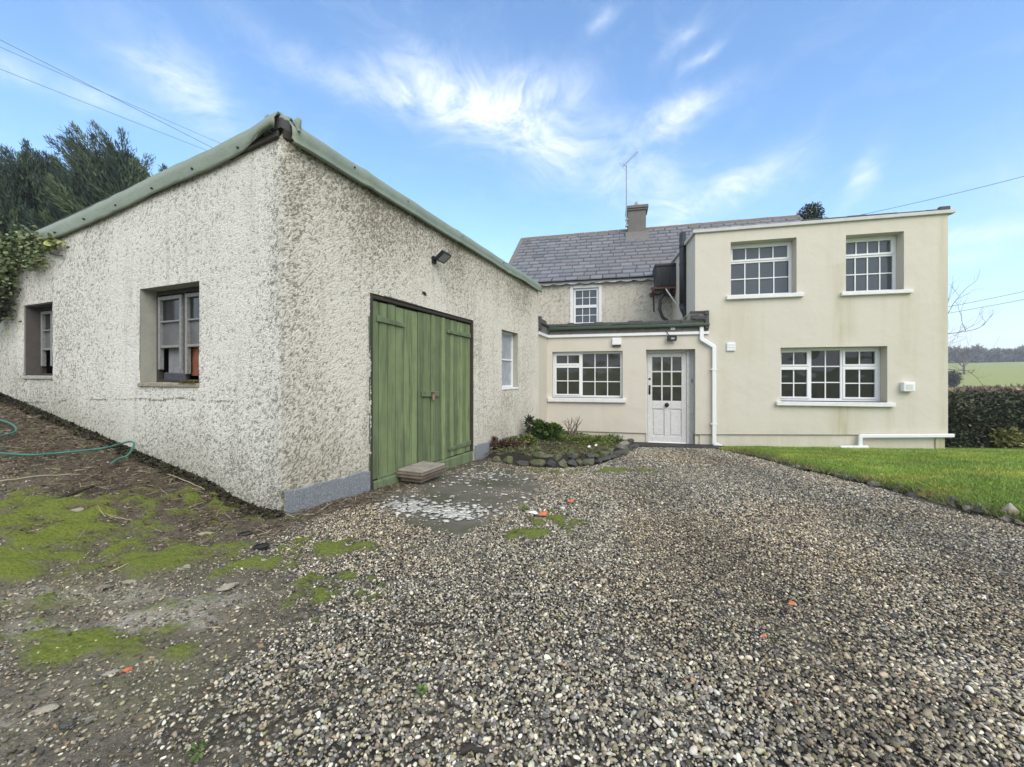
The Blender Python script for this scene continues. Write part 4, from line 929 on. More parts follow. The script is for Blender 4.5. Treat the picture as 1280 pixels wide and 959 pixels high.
mb = MB(); mb.pb(HF, a, b, z_0, z_1, 0, .09); mb.bev('cover', M_UPVC, AB, .015, seg=2); mb = MB(); mb.pb(HF, a + .01, b - .01, z_0 - .045, z_0 - .001, 0, .035); mb.bev('base_plate', M_DAMP, AB, .005)
a, z_1 = HF.px(834, 419.8, .1); b, z_0 = HF.px(845.8, 426, .1)
SL = thing('security_light', 'small black security light above the front door', 'light', HF.P(a, z_0, .0))
mb = MB(); mb.pb(HF, a, b, z_0, z_1, .052, .14); mb.bev('housing', M_BLACK, SL, .01); mb = MB(); mb.pb(HF, a + .08, b - .05, z_0 + .03, z_0 + .07, .141, .15); mb.build('lens', M_LENS, SL); mb = MB(); mb.tube([HF.P(a + .05, z_1, .08), HF.P(a - .02, z_1 + .12, .06)], .008, 5); mb.build('cable', M_BLACK, SL)

# doorstep strip in front of the door
st0, st1 = gp(791, 563), gp(905, 571)
mb = MB(); a, b = hs(791, 560), hs(905, 565); mb.pb(HF, a, b, -.12, .055, -.026, .46)
tag(mb.bev('doorstep', simple('dark rubber step', (.025, .025, .028), .7, .3, 15, .004), None, .015, seg=2), 'low dark grey step running along the foot of the front door', 'doorstep')

# aerial
AE = thing('television_aerial', 'television aerial on a tall thin mast fixed to the chimney', 'aerial', CP.P(ca - .05, 7.4, .1))
mY = CP.P(ca - .05, 0, .12); zt = 1.55 + (473 - 207) / FPX * mY[1]
mb = MB(); mb.tube([(mY[0], mY[1], chz - .75), (mY[0], mY[1], zt)], .022, 6); mb.build('mast', M_STEEL, AE)
b0 = np.array([mY[0] - .15, mY[1], zt - .05]); b1 = np.array([mY[0] + .38, mY[1] - .3, zt + .40])
mb = MB(); mb.tube([b0, b1], .012, 5); dirb = (b1 - b0); side = np.cross(dirb, (0, 0, 1)); side /= np.linalg.norm(side); upv = np.cross(side, dirb); upv /= np.linalg.norm(upv)
for i in range(9): q = b0 + dirb * (.12 + .1 * i); mb.tube([q - side * .10 - upv * .06, q + side * .10 + upv * .06], .006, 4)
mb.tube([b0 - upv * .15 - side * .1, b0 + upv * .18 + side * .1], .008, 4); mb.tube([b0 + dirb * .1 - upv * .18, b0 + dirb * .1 + upv * .15], .008, 4)
mb.build('antenna', M_STEEL, AE)
for zc_ in (.45, .7): mb = MB(); mb.pb(CP, ca - .09, ca + .02, chz - zc_, chz - zc_ + .045, .0, .15); mb.build('mast_clamp', M_STEEL, AE)

# water tank on its bracket, in the corner of the old wall
TP = Plane(HN * 13.3, HA, -HN); t0, tz0 = TP.px(819, 359); t1, tz1 = TP.px(849, 330)
WT = thing('water_tank', 'black plastic water tank on a rusty bracket under the eaves', 'water tank', TP.P(t0, tz0 - .1, -.3))
mb = MB(); k = .035
mb.hexa([TP.P(t0 + k, tz0, -.02), TP.P(t1 - k, tz0, -.02), TP.P(t1 - k, tz0, -.75), TP.P(t0 + k, tz0, -.75), TP.P(t0, tz1, 0), TP.P(t1, tz1, 0), TP.P(t1, tz1 + .0, -.8), TP.P(t0, tz1, -.8)]); mb.bev('tank', M_TANK, WT, .04, seg=3)
mb = MB(); mb.pb(TP, t0 - .02, t1 + .02, tz1 - .06, tz1 + .05, -.82, .02); mb.bev('lid', M_TANK, WT, .04, seg=2)
for i in range(3): mb = MB(); x = t0 + (t1 - t0) * (.22 + .28 * i); mb.pb(TP, x, x + .06, tz0 + .03, tz1 - .08, -.01, .012); mb.bev('rib', M_TANK, WT, .015)
mb = MB(); mb.pb(TP, t0 - .12, t1 + .03, tz0 - .07, tz0 - .01, -.06, .05); mb.pb(TP, t0 - .1, t1, tz0 - .07, tz0 - .01, -.9, -.8)
for x in (t0 - .08, t0 + .35, t1 - .08): mb.pb(TP, x, x + .05, tz0 - .125, tz0 - .071, -.94, .06)
mb.bev('bracket', M_RUST, WT, .006)
mb = MB()
for x in (t0 - .06, t1 - .12): mb.tube([TP.P(x, tz0 - .1, .03), TP.P(x + .1, tz0 - .6, -.92)], .025, 6)
mb.build('brace', M_RUST, WT)
mb = MB(); mb.pb(TP, t0 - .1, t0 + .15, tz0 - .2, tz0 - .127, -.3, .0); mb.bev('packing_timber', M_DARKWOOD, WT, .01); mb = MB(); mb.pb(TP, t0 + .4, t1, tz0 - .22, tz0 - .127, -.5, -.2); mb.bev('packing_timber', M_DARKWOOD, WT, .01)
ps0 = TP.px(832, 362); ps1 = TP.px(850, 391)
mb = MB(); mb.tube([TP.P(ps0[0], ps0[1], .08), TP.P(ps1[0], ps1[1], .25)], .022, 6); mb.build('overflow_pipe', M_OLDWHITE, WT, True)
mb = MB(); q = [TP.px(*c) for c in ((829, 368), (825, 376), (824.5, 388), (828, 397), (836, 402.5), (845, 404))]; mb.tube([TP.P(s_, z_, .04) for s_, z_ in q], .05, 8); mb.build('feed_pipe', M_FLUE, WT, True)
# boiler flue
FP = Plane(HN * 11.5, HA, -HN); f0, ft = FP.px(853.3, 291.5); f1, fb = FP.px(853.3, 384)
FU = thing('flue_pipe', 'tall black flue pipe standing beside the extension corner', 'flue', FP.P(f0, fb, 0))
mb = MB(); mb.tube([FP.P(f0, fb, 0), FP.P(f0, (fb + ft) * .5, 0), FP.P(f0 + .0, ft, 0)], .082, 14); mb.build('pipe', M_FLUE, FU, True)
e_ = FP.px(858, 394); mb = MB(); mb.tube([FP.P(f0, fb + .03, 0), FP.P(f0 + .02, fb - .06, 0), FP.P(e_[0] - .01, e_[1] + .02, 0), FP.P(e_[0], e_[1] - .22, 0)], .088, 12); mb.build('elbow', M_FLUE, FU, True)
mb = MB()
for z in (fb + .05, (fb + ft) / 2 + .15, ft - .35): mb = MB(); mb.tube([FP.P(f0, z - .02, 0), FP.P(f0, z + .02, 0)], .09, 14); mb.build('pipe_collar', M_FLUE, FU)
mb = MB(); z = (fb + ft) / 2 + .35; mb.tube([FP.P(f0, z, 0), FP.P(f0 + .18, z + .02, 0)], .012, 5); mb.tube([FP.P(f0 + .12, z + .01, 0), FP.P(f0 + .2, z + .06, .2)], .01, 5); mb.build('stay', M_STEEL, FU)
# uneven felt upstand behind the front trim of the extension
mb = MB(); r = random.Random(21); s = hs(1003)
while s < sR - .02:
    b = min(s + r.uniform(.3, .6), sR + .02); q = (s - hs(1003)) / (sR - hs(1003)); h0 = .12 + .0 * q
    mb.pb(HF, s, b - .004, zTop + .02, zTop + .095 + r.uniform(0, .025), -.16, -.03); s = b
mb.pb(HF, sR - .12, sR + .06, zTop + .056, zTop + .15, -.1, -.02)
mb.bev('felt_edge', M_LEAD, H, .01)

# ------------------------------------------------------------------ concrete apron by the garage door
def sheet(name, poly_uv, m, lift, kind=None, step=.05, rag=.06):
    pts = [gp(*c)[:2] for c in poly_uv]; P = np.array(pts)
    xs = np.arange(P[:, 0].min() - .1, P[:, 0].max() + .1, step); ys = np.arange(P[:, 1].min() - .1, P[:, 1].max() + .1, step)
    X, Y = np.meshgrid(xs, ys)
    def inside(x, y):
        c = np.zeros(x.shape, bool); j = len(P) - 1
        for i in range(len(P)):
            xi, yi = P[i]; xj, yj = P[j]
            c ^= ((yi > y) != (yj > y)) & (x < (xj - xi) * (y - yi) / (yj - yi + 1e-12) + xi); j = i
        return c
    n = fbm(X * 4, Y * 4, 81) - .5; n2 = fbm(X * 4 + 50, Y * 4, 82) - .5
    keep = inside(X + n * rag * 2, Y + n2 * rag * 2)
    Z = ground(X, Y) + lift + (fbm(X * 3, Y * 3, 84) - .5) * .012
    idx = np.arange(X.size).reshape(X.shape); k = keep[:-1, :-1] & keep[1:, 1:] & keep[1:, :-1] & keep[:-1, 1:]
    F = np.stack([idx[:-1, :-1], idx[:-1, 1:], idx[1:, 1:], idx[1:, :-1]], -1)[k]
    used = np.unique(F); rm = np.full(X.size, -1); rm[used] = np.arange(len(used))
    V = np.stack([X, Y, Z], -1).reshape(-1, 3)[used]
    o = mesh_np(name, V, rm[F], m, None, None, True); o.modifiers.new('s', 'SOLIDIFY').thickness = .03
    o.modifiers['s'].offset = -1
    if kind: tag(o, kind=kind)
    return o, inside
APR_UV = [(462, 622), (492, 648), (520, 662), (575, 668), (625, 648), (668, 628), (672, 600), (640, 584), (596, 574)]
apron, in_apron = sheet('concrete_path', APR_UV, M_APRON, .012, 'structure', .025, .22)

# ------------------------------------------------------------------ gravel: individual pebbles near, smaller far
def in_garage(x, y, pad=0.):
    t = (x - GC[0]) * GA[0] + (y - GC[1]) * GA[1]; s = (x - GC[0]) * GLd[0] + (y - GC[1]) * GLd[1]
    return (t > -pad) & (t < 6.6) & (s > -pad)
def in_house(x, y, pad=0.):
    n = x * HN[0] + y * HN[1]; s = x * HA[0] + y * HA[1]
    return (n > 10.2 - pad) & (s > sI - .4)
BEDL = [gp(600, 574), gp(625, 580), gp(655, 584), gp(700, 586), gp(745, 583), gp(775, 572), gp(795, 560)]
bx = np.array([b[0] for b in BEDL]); by = np.array([b[1] for b in BEDL])
def in_bed(x, y): return (x > bx[0] - .3) & (x < bx[-1]) & (y > np.interp(x, bx, by))
def gravel():
    parts = []
    pal = np.array([(.32, .285, .20), (.42, .38, .28), (.54, .50, .40), (.135, .12, .092), (.082, .075, .064), (.06, .055, .05), (.21, .175, .125), (.27, .20, .12), (.155, .148, .135), (.34, .325, .28), (.62, .59, .50), (.21, .20, .10)])
    pw = np.array([.15, .11, .05, .14, .13, .07, .13, .03, .13, .08, .018, .04]); pw /= pw.sum()
    for (y0, y1, dens, r0, r1, sub) in [(.85, 1.7, 10500, .0036, .0090, 2), (1.7, 3.4, 8800, .0040, .0090, 1), (3.4, 6.0, 4300, .0060, .0112, 1), (6.0, 10.2, 1700, .009, .0155, 1)]:
        W = 1.33 * y1 + 1.1; A = (2 * W) * (y1 - y0); N = int(A * dens)
        x = rng.uniform(-W, W, N); y = rng.uniform(y0, y1, N)
        k = np.abs(x) < 1.33 * y + 1.1; x, y = x[k], y[k]
        mo, mu, gr = zones(x, y); dn = gr * (1 - .75 * mo)
        dn = np.maximum(dn, .16 * (1 - mu) * (fbm(x * 6, y * 6, 35) > .42)); dn = dn * np.where(mu > .4, .25, 1)
        k = (rng.random(len(x)) < dn) & ~in_garage(x, y, .02) & ~in_house(x, y, .0) & (x < edge_x(y) - .03) & ~in_bed(x, y)
        ap = in_apron(x, y); inn = in_apron(x + .16, y) & in_apron(x - .16, y) & in_apron(x, y + .13) & in_apron(x, y - .2); k &= ~ap | (rng.random(len(x)) < .05 + .5 * (fbm(x * 5, y * 5, 33) > .56) + .6 * ~inn * (fbm(x * 7, y * 7, 34) > .42))
        k &= ~((np.abs(x * HN[0] + y * HN[1] - 10.03) < .32) & (x * HA[0] + y * HA[1] > hs(791)) & (x * HA[0] + y * HA[1] < hs(905)))
        x, y, gr = x[k], y[k], gr[k]; n = len(x)
        rad = r0 + (r1 - r0) * rng.random(n) ** 1.7
        rad *= np.where(rng.random(n) < .04, 1.6, 1) * (.72 + .28 * gr)
        scl = np.stack([rad * rng.uniform(.85, 1.45, n), rad * rng.uniform(.7, 1.05, n), rad * rng.uniform(.4, .7, n)], -1)
        ang = [rng.normal(0, .38, n), rng.normal(0, .38, n), rng.uniform(0, 6.28, n)]
        z = ground(x, y) + rad * rng.uniform(-.15, .75, n) + .012 * fbm(x * 2.5, y * 2.5, 3)
        ci = rng.choice(len(pal), n, p=pw); c = pal[ci] * rng.uniform(.7, 1.25, (n, 1)) * rng.uniform(.95, 1.05, (n, 3))
        tr = fbm(x * .9, y * .9, 91); lane = np.exp(-((x - 1.0 - .12 * y) / .32) ** 2) + np.exp(-((x - 2.55 - .12 * y) / .32) ** 2); c = c * (.98 + .5 * tr - .16 * lane)[:, None]; c = c * (1 - .35 * lane[:, None] * (rng.random((n, 1)) < .5))
        warm = sstep(.45, .65, fbm(x * .7 + 9, y * .7, 92))[:, None]; c = c * (1 - .35 * warm * (1 - np.array([1.0, .82, .60])))
        bv, bf = ico(sub); bv = bv * (1 + .16 * np.sin(bv[:, [1]] * 3.1 + bv[:, [0]] * 2.3 + 1))
        parts.append(scatter(bv, bf, np.stack([x, y, z], -1), rotm(*ang), scl, c))
    N = 150000; x = rng.uniform(-5, 1., N); y = rng.uniform(.9, 4.6, N); mo, mu, gr = zones(x, y)   # grit bedded in the bare dirt
    k = (rng.random(N) < (1 - gr) * (1 - mu) * (1 - .55 * mo) * (.25 + .9 * fbm(x * 3, y * 3, 44))) & (np.abs(x) < 1.32 * y + 1.2) & ~in_garage(x, y, .02); x, y = x[k], y[k]; n = len(x)
    rad = .0022 + .0062 * rng.random(n) ** 2.5; bv, bf = ico(1); c = pal[rng.choice(len(pal), n, p=pw)] * rng.uniform(.7, 1.15, (n, 1)) * np.array([1., .95, .85])
    c = c * (.75 + .5 * rng.random((n, 1)))
    parts.append(scatter(bv, bf, np.stack([x, y, ground(x, y) + (fbm(x * 4, y * 4, 21) - .5) * .06 + (fbm(x * 12, y * 12, 23) - .5) * .05 + rad * .25], -1), rotm(rng.normal(0, .3, n), rng.normal(0, .3, n), rng.uniform(0, 6.28, n)), np.stack([rad * 1.3, rad, rad * .65], -1), c))
    V, F, C = cat(parts); print('pebble faces', len(F))
    tag(mesh_np('gravel', V, F, M_PEBV, None, C, True), kind='stuff')
gravel()

# ------------------------------------------------------------------ grass, moss, dead stems
def blades(name, xy, zf, hgt, wid, pal, lean=.35, m=M_BLADEV, kind='stuff', upd=0.):
    n = len(xy); p = np.stack([xy[:, 0], xy[:, 1], zf(xy[:, 0], xy[:, 1])], -1)
    d = np.stack([rng.normal(0, lean, n), rng.normal(0, lean, n), np.ones(n) * (1 - upd)], -1)
    M = basis(d, rng.uniform(0, 6.28, n)); h = hgt * rng.uniform(.5, 1.3, n); w = wid * rng.uniform(.7, 1.3, n)
    pal = np.array(pal); c = pal[rng.integers(0, len(pal), n)] * rng.uniform(.75, 1.25, (n, 1))
    pt = fbm(xy[:, 0] * 1.7, xy[:, 1] * 1.7, 66)[:, None]; c = c * (.62 + .75 * pt) * (1 + np.array([.5, .15, .2]) * (sstep(.5, .68, fbm(xy[:, 0] * 3, xy[:, 1] * 3, 67))[:, None]))
    V, F, C = scatter(BLADE_V, BLADE_F, p, M, np.stack([w, h, h], -1), c)
    return tag(mesh_np(name, V, F, m, None, C), kind=kind)
N = 190000; y = rng.uniform(2.0, 8.9, N) ; x = edge_x(y) + rng.random(N) ** 1.25 * 7.5
k = (np.abs(x) < 1.32 * y + 1.5) & ~in_house(x, y, .01); x, y = x[k], y[k]
blades('grass', np.stack([x, y], -1), lambda a, b: lawn_z(a, b) - .003, .036, .006, [(.18, .30, .035), (.22, .36, .045), (.14, .23, .03), (.26, .36, .07), (.30, .33, .11)], .55)
N = 5000; y = rng.uniform(2.6, 8.4, N); x = edge_x(y) + rng.normal(.03, .05, N)
blades('grass', np.stack([x, y], -1), lambda a, b: ground(a, b) + .03, .07, .007, [(.10, .17, .03), (.16, .20, .06), (.20, .17, .09)], .7)
N = 190000; x = rng.uniform(-6, 3.5, N); y = rng.uniform(.9, 10, N); mo, mu, gr = zones(x, y)
k = (rng.random(N) < sstep(.35, .9, mo) * (1 - .6 * mu)) & (np.abs(x) < 1.3 * y + 1.2) & ~in_garage(x, y) & ~in_house(x, y); x, y = x[k], y[k]
blades('moss', np.stack([x, y], -1), lambda a, b: ground(a, b) + .004 + (fbm(a * 4, b * 4, 21) - .5) * .04, .017, .007, [(.20, .26, .03), (.25, .31, .04), (.11, .15, .02), (.29, .31, .08)], .6)
def litter(n, zone_fn, name, hmin, hmax, wid, pal, flat=.12, lift=.012):
    x = rng.uniform(-6.2, 1.2, n); y = rng.uniform(.95, 9.6, n); k = (rng.random(n) < zone_fn(x, y)) & (np.abs(x) < 1.3 * y + 1.2) & ~in_garage(x, y) & ~in_house(x, y); x, y = x[k], y[k]; n = len(x)
    d = np.stack([rng.normal(0, 1, n), rng.normal(0, 1, n), np.abs(rng.normal(0, flat, n))], -1); L = rng.uniform(hmin, hmax, n)
    pal = np.array(pal); c = pal[rng.integers(0, len(pal), n)] * rng.uniform(.7, 1.25, (n, 1))
    return scatter(BLADE_V, BLADE_F, np.stack([x, y, ground(x, y) + lift * rng.uniform(.3, 1.8, n)], -1), basis(d, rng.uniform(0, 6.28, n)), np.stack([wid * rng.uniform(.6, 1.4, n), L, L], -1), c)
mudz = lambda x, y: np.clip(zones(x, y)[1] * 1.1, 0, 1)
dirtz = lambda x, y: (lambda z: np.clip((1 - z[2]) * (1 - z[1] * .3) * .5, 0, 1))(zones(x, y))
ps = [litter(60000, mudz, '', .03, .14, .004, [(.26, .215, .14), (.17, .125, .085), (.12, .085, .06), (.38, .33, .22), (.09, .07, .05)]),
      litter(60000, mudz, '', .012, .04, .016, [(.11, .08, .06), (.16, .12, .085), (.07, .055, .042), (.22, .18, .13), (.12, .14, .04)]),
      litter(9000, dirtz, '', .02, .09, .003, [(.36, .32, .22), (.20, .16, .10), (.12, .09, .06)]),
      litter(60000, dirtz, '', .005, .018, .010, [(.28, .26, .20), (.16, .14, .10), (.07, .06, .05), (.38, .36, .29)], .3, .008)]
V, F, C = cat(ps); tag(mesh_np('dead_stems', V, F, M_LITTER, None, C), kind='stuff')
# white flakes on the apron
ax = []; 
for (u, v, su, sv, n) in [(520, 637, 22, 5, 170), (560, 640, 28, 5, 150), (575, 648, 20, 3, 90), (610, 594, 30, 6, 110), (590, 600, 20, 4, 40), (620, 610, 40, 14, 60), (500, 632, 10, 4, 60)]:
    for i in range(n):
        g_ = gp(random.gauss(u, su), random.gauss(v, sv)); ax.append(g_)
ax = np.array(ax); n = len(ax); a_ = rng.uniform(0, 6.28, n); bv, bf = ico(1)
c = np.array([(.54, .53, .48)]) * rng.uniform(.55, 1.15, (n, 1)); rr = .008 + .022 * rng.random(n) ** 2.2
ax[:, 2] = ground(ax[:, 0], ax[:, 1]) + .022
V, F, C = scatter(bv, bf, ax, rotm(a_ * 0, a_ * 0, a_), np.stack([rr * 1.4, rr, rr * .14 + .001], -1), c)
tag(mesh_np('lichen_flakes', V, F, M_LITTER, None, C, True), kind='stuff')

# ------------------------------------------------------------------ stones
def stone_mesh(seed, name='stone'):
    r = np.random.default_rng(seed); v, f = ico(3); v = v.copy()
    for _ in range(14):   # chop flat faces into it
        d = r.normal(0, 1, 3); d /= np.linalg.norm(d); lim = r.uniform(.42, .8); q = v @ d; over = np.maximum(q - lim, 0); v -= np.outer(over * .92, d)
    v += (fbm(v[:, 0] * 3 + seed, v[:, 1] * 3 + v[:, 2] * 2, seed)[:, None] - .5) * .16 * v
    me = D.meshes.new(name); me.from_pydata([tuple(a) for a in v], [], [tuple(a) for a in f]); me.update(); return me
SM = {}
def stone(loc, size, rz, label, group=None, m=None, cat='stone', name='stone', seed=None, tilt=0.):
    sd = (seed if seed is not None else random.randrange(10)); m = m or M_STONE; key = (sd, m.name)
    if key not in SM: me = stone_mesh(sd + 100); me.materials.append(m); SM[key] = me
    o = D.objects.new(name, SM[key]); COL.objects.link(o); o.location = loc; o.scale = size; o.rotation_euler = (tilt, random.uniform(-.12, .12), rz)
    return tag(o, label, cat, group)
def _mst(t, bs):
    p = co(t); n = t.noise(p, 9., 5, .7); n2 = t.noise(p, 50., 4, .7); c = t.mix(n2, (.06, .06, .05), (.22, .21, .17))
    c = t.mix(t.n('ShaderNodeMapRange', inp={0: n, 1: .42, 2: .58, 3: 0., 4: .9}).outputs[0], c, (.10, .125, .03)); t.set(bs.inputs['Base Color'], c); bs.inputs['Roughness'].default_value = .95; bump(t, bs, t.math('ADD', n, n2), .02)
M_MOSSY = mat('moss grown stone', _mst)
r = random.Random(4); yv = 8.25; i = 0
while yv > 1.6:
    L = r.uniform(.09, .19); big = 1.; xx = float(edge_x(yv)) + r.uniform(-.02, .04); dx = float(edge_x(yv - .1) - edge_x(yv + .1))
    hh = r.uniform(.03, .055) * big
    stone((xx, yv, float(ground(xx, yv)) + hh * .35), (L * .55, r.uniform(.05, .09), hh), math.atan2(-.2, dx), 'rough weathered stone in the low edging between the gravel and the lawn', 'stones edging the lawn', r.choice([M_STONE, M_STONED, M_STONED, M_STONE]))
    yv -= L * .86 + r.uniform(0, .05); i += 1
for (u, v, sx, sy, sz, m, lab) in [(1262, 650, .10, .07, .085, M_STONEL, 'pale square stone at the right end of the lawn edging'), (1190, 633, .11, .06, .06, M_STONED, 'dark flat topped stone leaning in the lawn edging'),
                                  (1222, 640, .15, .06, .05, M_STONE, 'long grey stone in the nearest part of the lawn edging')]:
    g_ = gp(u, v); stone((g_[0] + .02, g_[1] + .02, g_[2] + sz * .6), (sx, sy, sz), .6, lab, None, m, seed=3)
xk = bx[1] - .05
while xk < bx[-1] + .02:
    q = (xk - bx[1]) / (bx[-1] - bx[1]); yk = float(np.interp(xk, bx, by)); L = r.uniform(.09, .15); hh = r.uniform(.06, .095)
    stone((xk, yk + .03, float(ground(xk, yk)) + hh * .75), (L, r.uniform(.08, .11), hh), r.uniform(-.5, .5), 'mossy dark rubble stone in the bottom course of the flower bed edge', 'stones in the bottom course of the flower bed', r.choice([M_STONED, M_STONED, M_MOSSY]), tilt=r.uniform(-.35, .35))
    if q > .12 and r.random() < .8:
        h2 = r.uniform(.045, .085) * (1 + .5 * (q > .72)); stone((xk + r.uniform(-.06, .06), yk + .10, float(ground(xk, yk)) + hh * 1.3 + h2 * .7), (L * r.uniform(.7, 1.1), .09, h2), r.uniform(-.7, .7), 'mossy rubble stone lying on top of the flower bed edge', 'stones along the top of the flower bed edge', r.choice([M_STONE, M_STONED, M_MOSSY, M_MOSSY]), tilt=r.uniform(-.3, .3))
    xk += L * 1.25 + r.uniform(0, .04)
for k_, (u, v, s_, lab) in enumerate([(735.5, 570.5, .042, 'left one of two round white stones on the flower bed edge'), (744, 568.5, .042, 'right one of two round white stones on the flower bed edge'), (619, 567, .06, 'white stone at the left end of the flower bed near the garage door')]):
    g_ = gp(u, v); stone((g_[0], g_[1] - .06, g_[2] + (.17 if k_ < 2 else .05)), (s_, s_, s_), .3, lab, None, M_WHITE, seed=2)
for (u, v, sx, sy, sz, rz_, lab, m) in [(140, 846, .050, .020, .016, .5, 'pale elongated stone beside the orange brick chip on the left dirt', M_STONEL), (222, 713, .13, .055, .03, .35, 'flat buff stone half sunk in the moss', M_STONEL), (262, 669, .08, .035, .02, .2, 'small flat buff stone above the moss patch', M_STONEL),
        (60, 888, .050, .028, .012, .5, 'flat buff stone near the lower left edge', M_STONEL), (112, 902, .022, .018, .014, .2, 'grey pebble beside the dark scrap on the dirt', M_STONE), (325, 703, .10, .03, .02, .1, 'thin flat stone at the right side of the moss', M_STONEL), (130, 735, .05, .03, .012, 0, 'grey flat stone left of the moss', M_STONE),
        (165, 728, .06, .03, .012, .4, 'small buff stone left of the sunken flat stone', M_STONEL), (285, 735, .07, .04, .014, .4, 'grey buff stone just below the moss patch', M_STONEL), (98, 640, .06, .04, .03, .4, 'small pale stone by the garden hose', M_STONEL), (340, 815, .018, .014, .010, .1, 'small white pebble on the bare dirt', M_WHITE), (196, 830, .02, .015, .01, .3, 'small buff pebble right of the orange chip', M_STONEL)]:
    g_ = gp(u, v); stone((g_[0], g_[1], g_[2] + sz * .4), (sx, sy, sz), rz_, lab, None, m)
for (u, v, s_, lab) in [(160, 840, .016, 'orange brick chip lying beside the pale elongated stone'), (680, 646.5, .045, 'orange brick chip with a white chip beside it'), (714.5, 629, .036, 'orange brick chip lying alone on the gravel below the flower bed'), (990, 757, .020, 'orange brick chip in the right part of the gravel'), (955, 799, .016, 'faint orange brick chip towards the centre right of the gravel'), (333, 931, .008, 'tiny red brick chip at the bottom left of the gravel')]:
    g_ = gp(u, v); stone((g_[0], g_[1], g_[2] + s_ * .6), (s_ * 1.25, s_ * .8, s_ * .55), .4, lab, None, M_ORANGE, 'brick chip', 'brick_fragment', 5)
g_ = gp(667, 644); stone((g_[0], g_[1], g_[2] + .02), (.055, .03, .015), .1, 'flat white chip lying beside an orange brick chip', None, M_WHITE, 'chip', 'stone_chip', 2)
g_ = gp(373, 675); stone((g_[0], g_[1], g_[2] + .018), (.02, .01, .006), .1, 'small yellow scrap near the garage corner', None, simple('yellow scrap', (.6, .45, .05), .6, .1), 'scrap', 'plastic_scrap', 2)
for (u, v, sx, lab) in [(535, 737, .026, 'small black clod on the gravel below the slabs'), (85, 912, .028, 'dark slate scrap at the lower left'), (990, 893, .02, 'dark brown clod on the gravel at the lower right'), (1118, 773, .03, 'flat dark stone on the gravel at the right')]:
    g_ = gp(u, v); stone((g_[0], g_[1], g_[2] + .012), (sx, sx * .6, sx * .4), .5, lab, None, M_STONED, 'clod', 'earth_clod', 4)
# two open pipe ends in the ground near the garage corner
for (u, v, lab) in [(306, 671, 'left one of two black open pipe ends by the garage corner'), (326.5, 687, 'right one of two black open pipe ends by the garage corner')]:
    g_ = gp(u, v); T = thing('pipe_end', lab, 'pipe', g_); mb = MB(); n = 16; z = g_[2]
    for rr, za, zb in ((.047, z - .02, z + .024), (.038, z - .02, z + .024)): mb.tube([(g_[0], g_[1], za), (g_[0], g_[1], zb)], rr, n, cap=False)
    mb.add([(g_[0] + rr * cos(2 * pi * i / n), g_[1] + rr * sin(2 * pi * i / n), z + .024) for rr in (.038, .047) for i in range(n)], [(i, (i + 1) % n, n + (i + 1) % n, n + i) for i in range(n)])
    mb.build('rim', M_BLACK, T, True); mb = MB(); mb.tube([(g_[0], g_[1], z - .01), (g_[0], g_[1], z + .019)], .038, n); mb.build('dark_inside', M_BLACK, T)
# twigs
def stick(pts_uv, rad, label, lift=.012, name='twig', m=None, cat='twig'):
    P = [np.array(gp(*c)) for c in pts_uv]; mb = MB(); Q = []
    for i in range(len(P) - 1):
        for j in range(4): Q.append(P[i] + (P[i + 1] - P[i]) * j / 4)
    Q.append(P[-1]); Q = [q + np.array([random.uniform(-.003, .003), random.uniform(-.003, .003), lift + random.uniform(-.002, .006)]) for q in Q]
    mb.tube(Q, [rad * (1 - .45 * i / len(Q)) for i in range(len(Q))], 6)
    return tag(mb.build(name, m or M_BARKD, None, True), label, cat)
M_BARKD = simple('dark wet twig', (.03, .024, .02), .8, .3, 30)
M_STRAW = simple('dry pale stem', (.36, .31, .20), .85, .2, 30)
stick([(516, 786), (530, 787), (545, 784), (560, 786), (569, 791)], .0045, 'dark thin bent twig lying across the gravel below the slabs', .018)
stick([(550, 866), (551, 876), (560, 888), (574, 895), (580, 897)], .0055, 'dark hooked twig on the near gravel', .018)
stick([(373, 896), (390, 893), (402, 892)], .0045, 'short brown stick on the dirt at the lower left', .016)
stick([(0, 607), (40, 601), (80, 599), (100, 598)], .005, 'long pale dry stem lying below the garden hose', .03, m=M_STRAW)
stick([(210, 597), (235, 607), (256, 617)], .005, 'pale dry stem beside the garage side wall', .03, m=M_STRAW)
stick([(295, 632), (310, 640), (320, 645)], .004, 'short pale stem near the garage corner', .02, m=M_STRAW)
stick([(118, 640), (135, 648), (150, 652), (165, 654)], .004, 'curved pale stem above the moss patch', .02, m=M_STRAW)
stick([(575, 950), (590, 944), (610, 952)], .010, 'short brown root at the bottom edge of the gravel', .015)
stick([(48, 640), (90, 622), (120, 610)], .016, 'dark decayed branch lying on the bank below the hose', .02)
# garden hose
HG = [(-60, 533), (-20, 528), (5, 533), (18, 539), (20, 545), (10, 550), (-10, 554), (-40, 560), (-60, 568), (-30, 572), (0, 574), (40, 576), (80, 573), (120, 563), (150, 554), (164, 552), (168, 556), (160, 570), (149, 580), (139, 587)]
P = [np.array(gp(*c)) + np.array([0, 0, .05]) for c in HG]; P[13] = np.array(GL.P(*GL.px(128, 560.5, .35), .35)); P[14] = np.array(GL.P(*GL.px(150, 555, .16), .16)); P[15] = np.array(GL.P(*GL.px(163, 552, .07), .07)); P[16] = np.array(GL.P(*GL.px(167.5, 556, .08), .08)); P[17] = np.array(GL.P(*GL.px(160, 569, .2), .2)); Q = []
for i in range(len(P) - 1):
    p0, p1, p2, p3 = P[max(i - 1, 0)], P[i], P[i + 1], P[min(i + 2, len(P) - 1)]
    for j in range(6):
        t = j / 6; Q.append(.5 * ((2 * p1) + (-p0 + p2) * t + (2 * p0 - 5 * p1 + 4 * p2 - p3) * t * t + (-p0 + 3 * p1 - 3 * p2 + p3) * t ** 3))
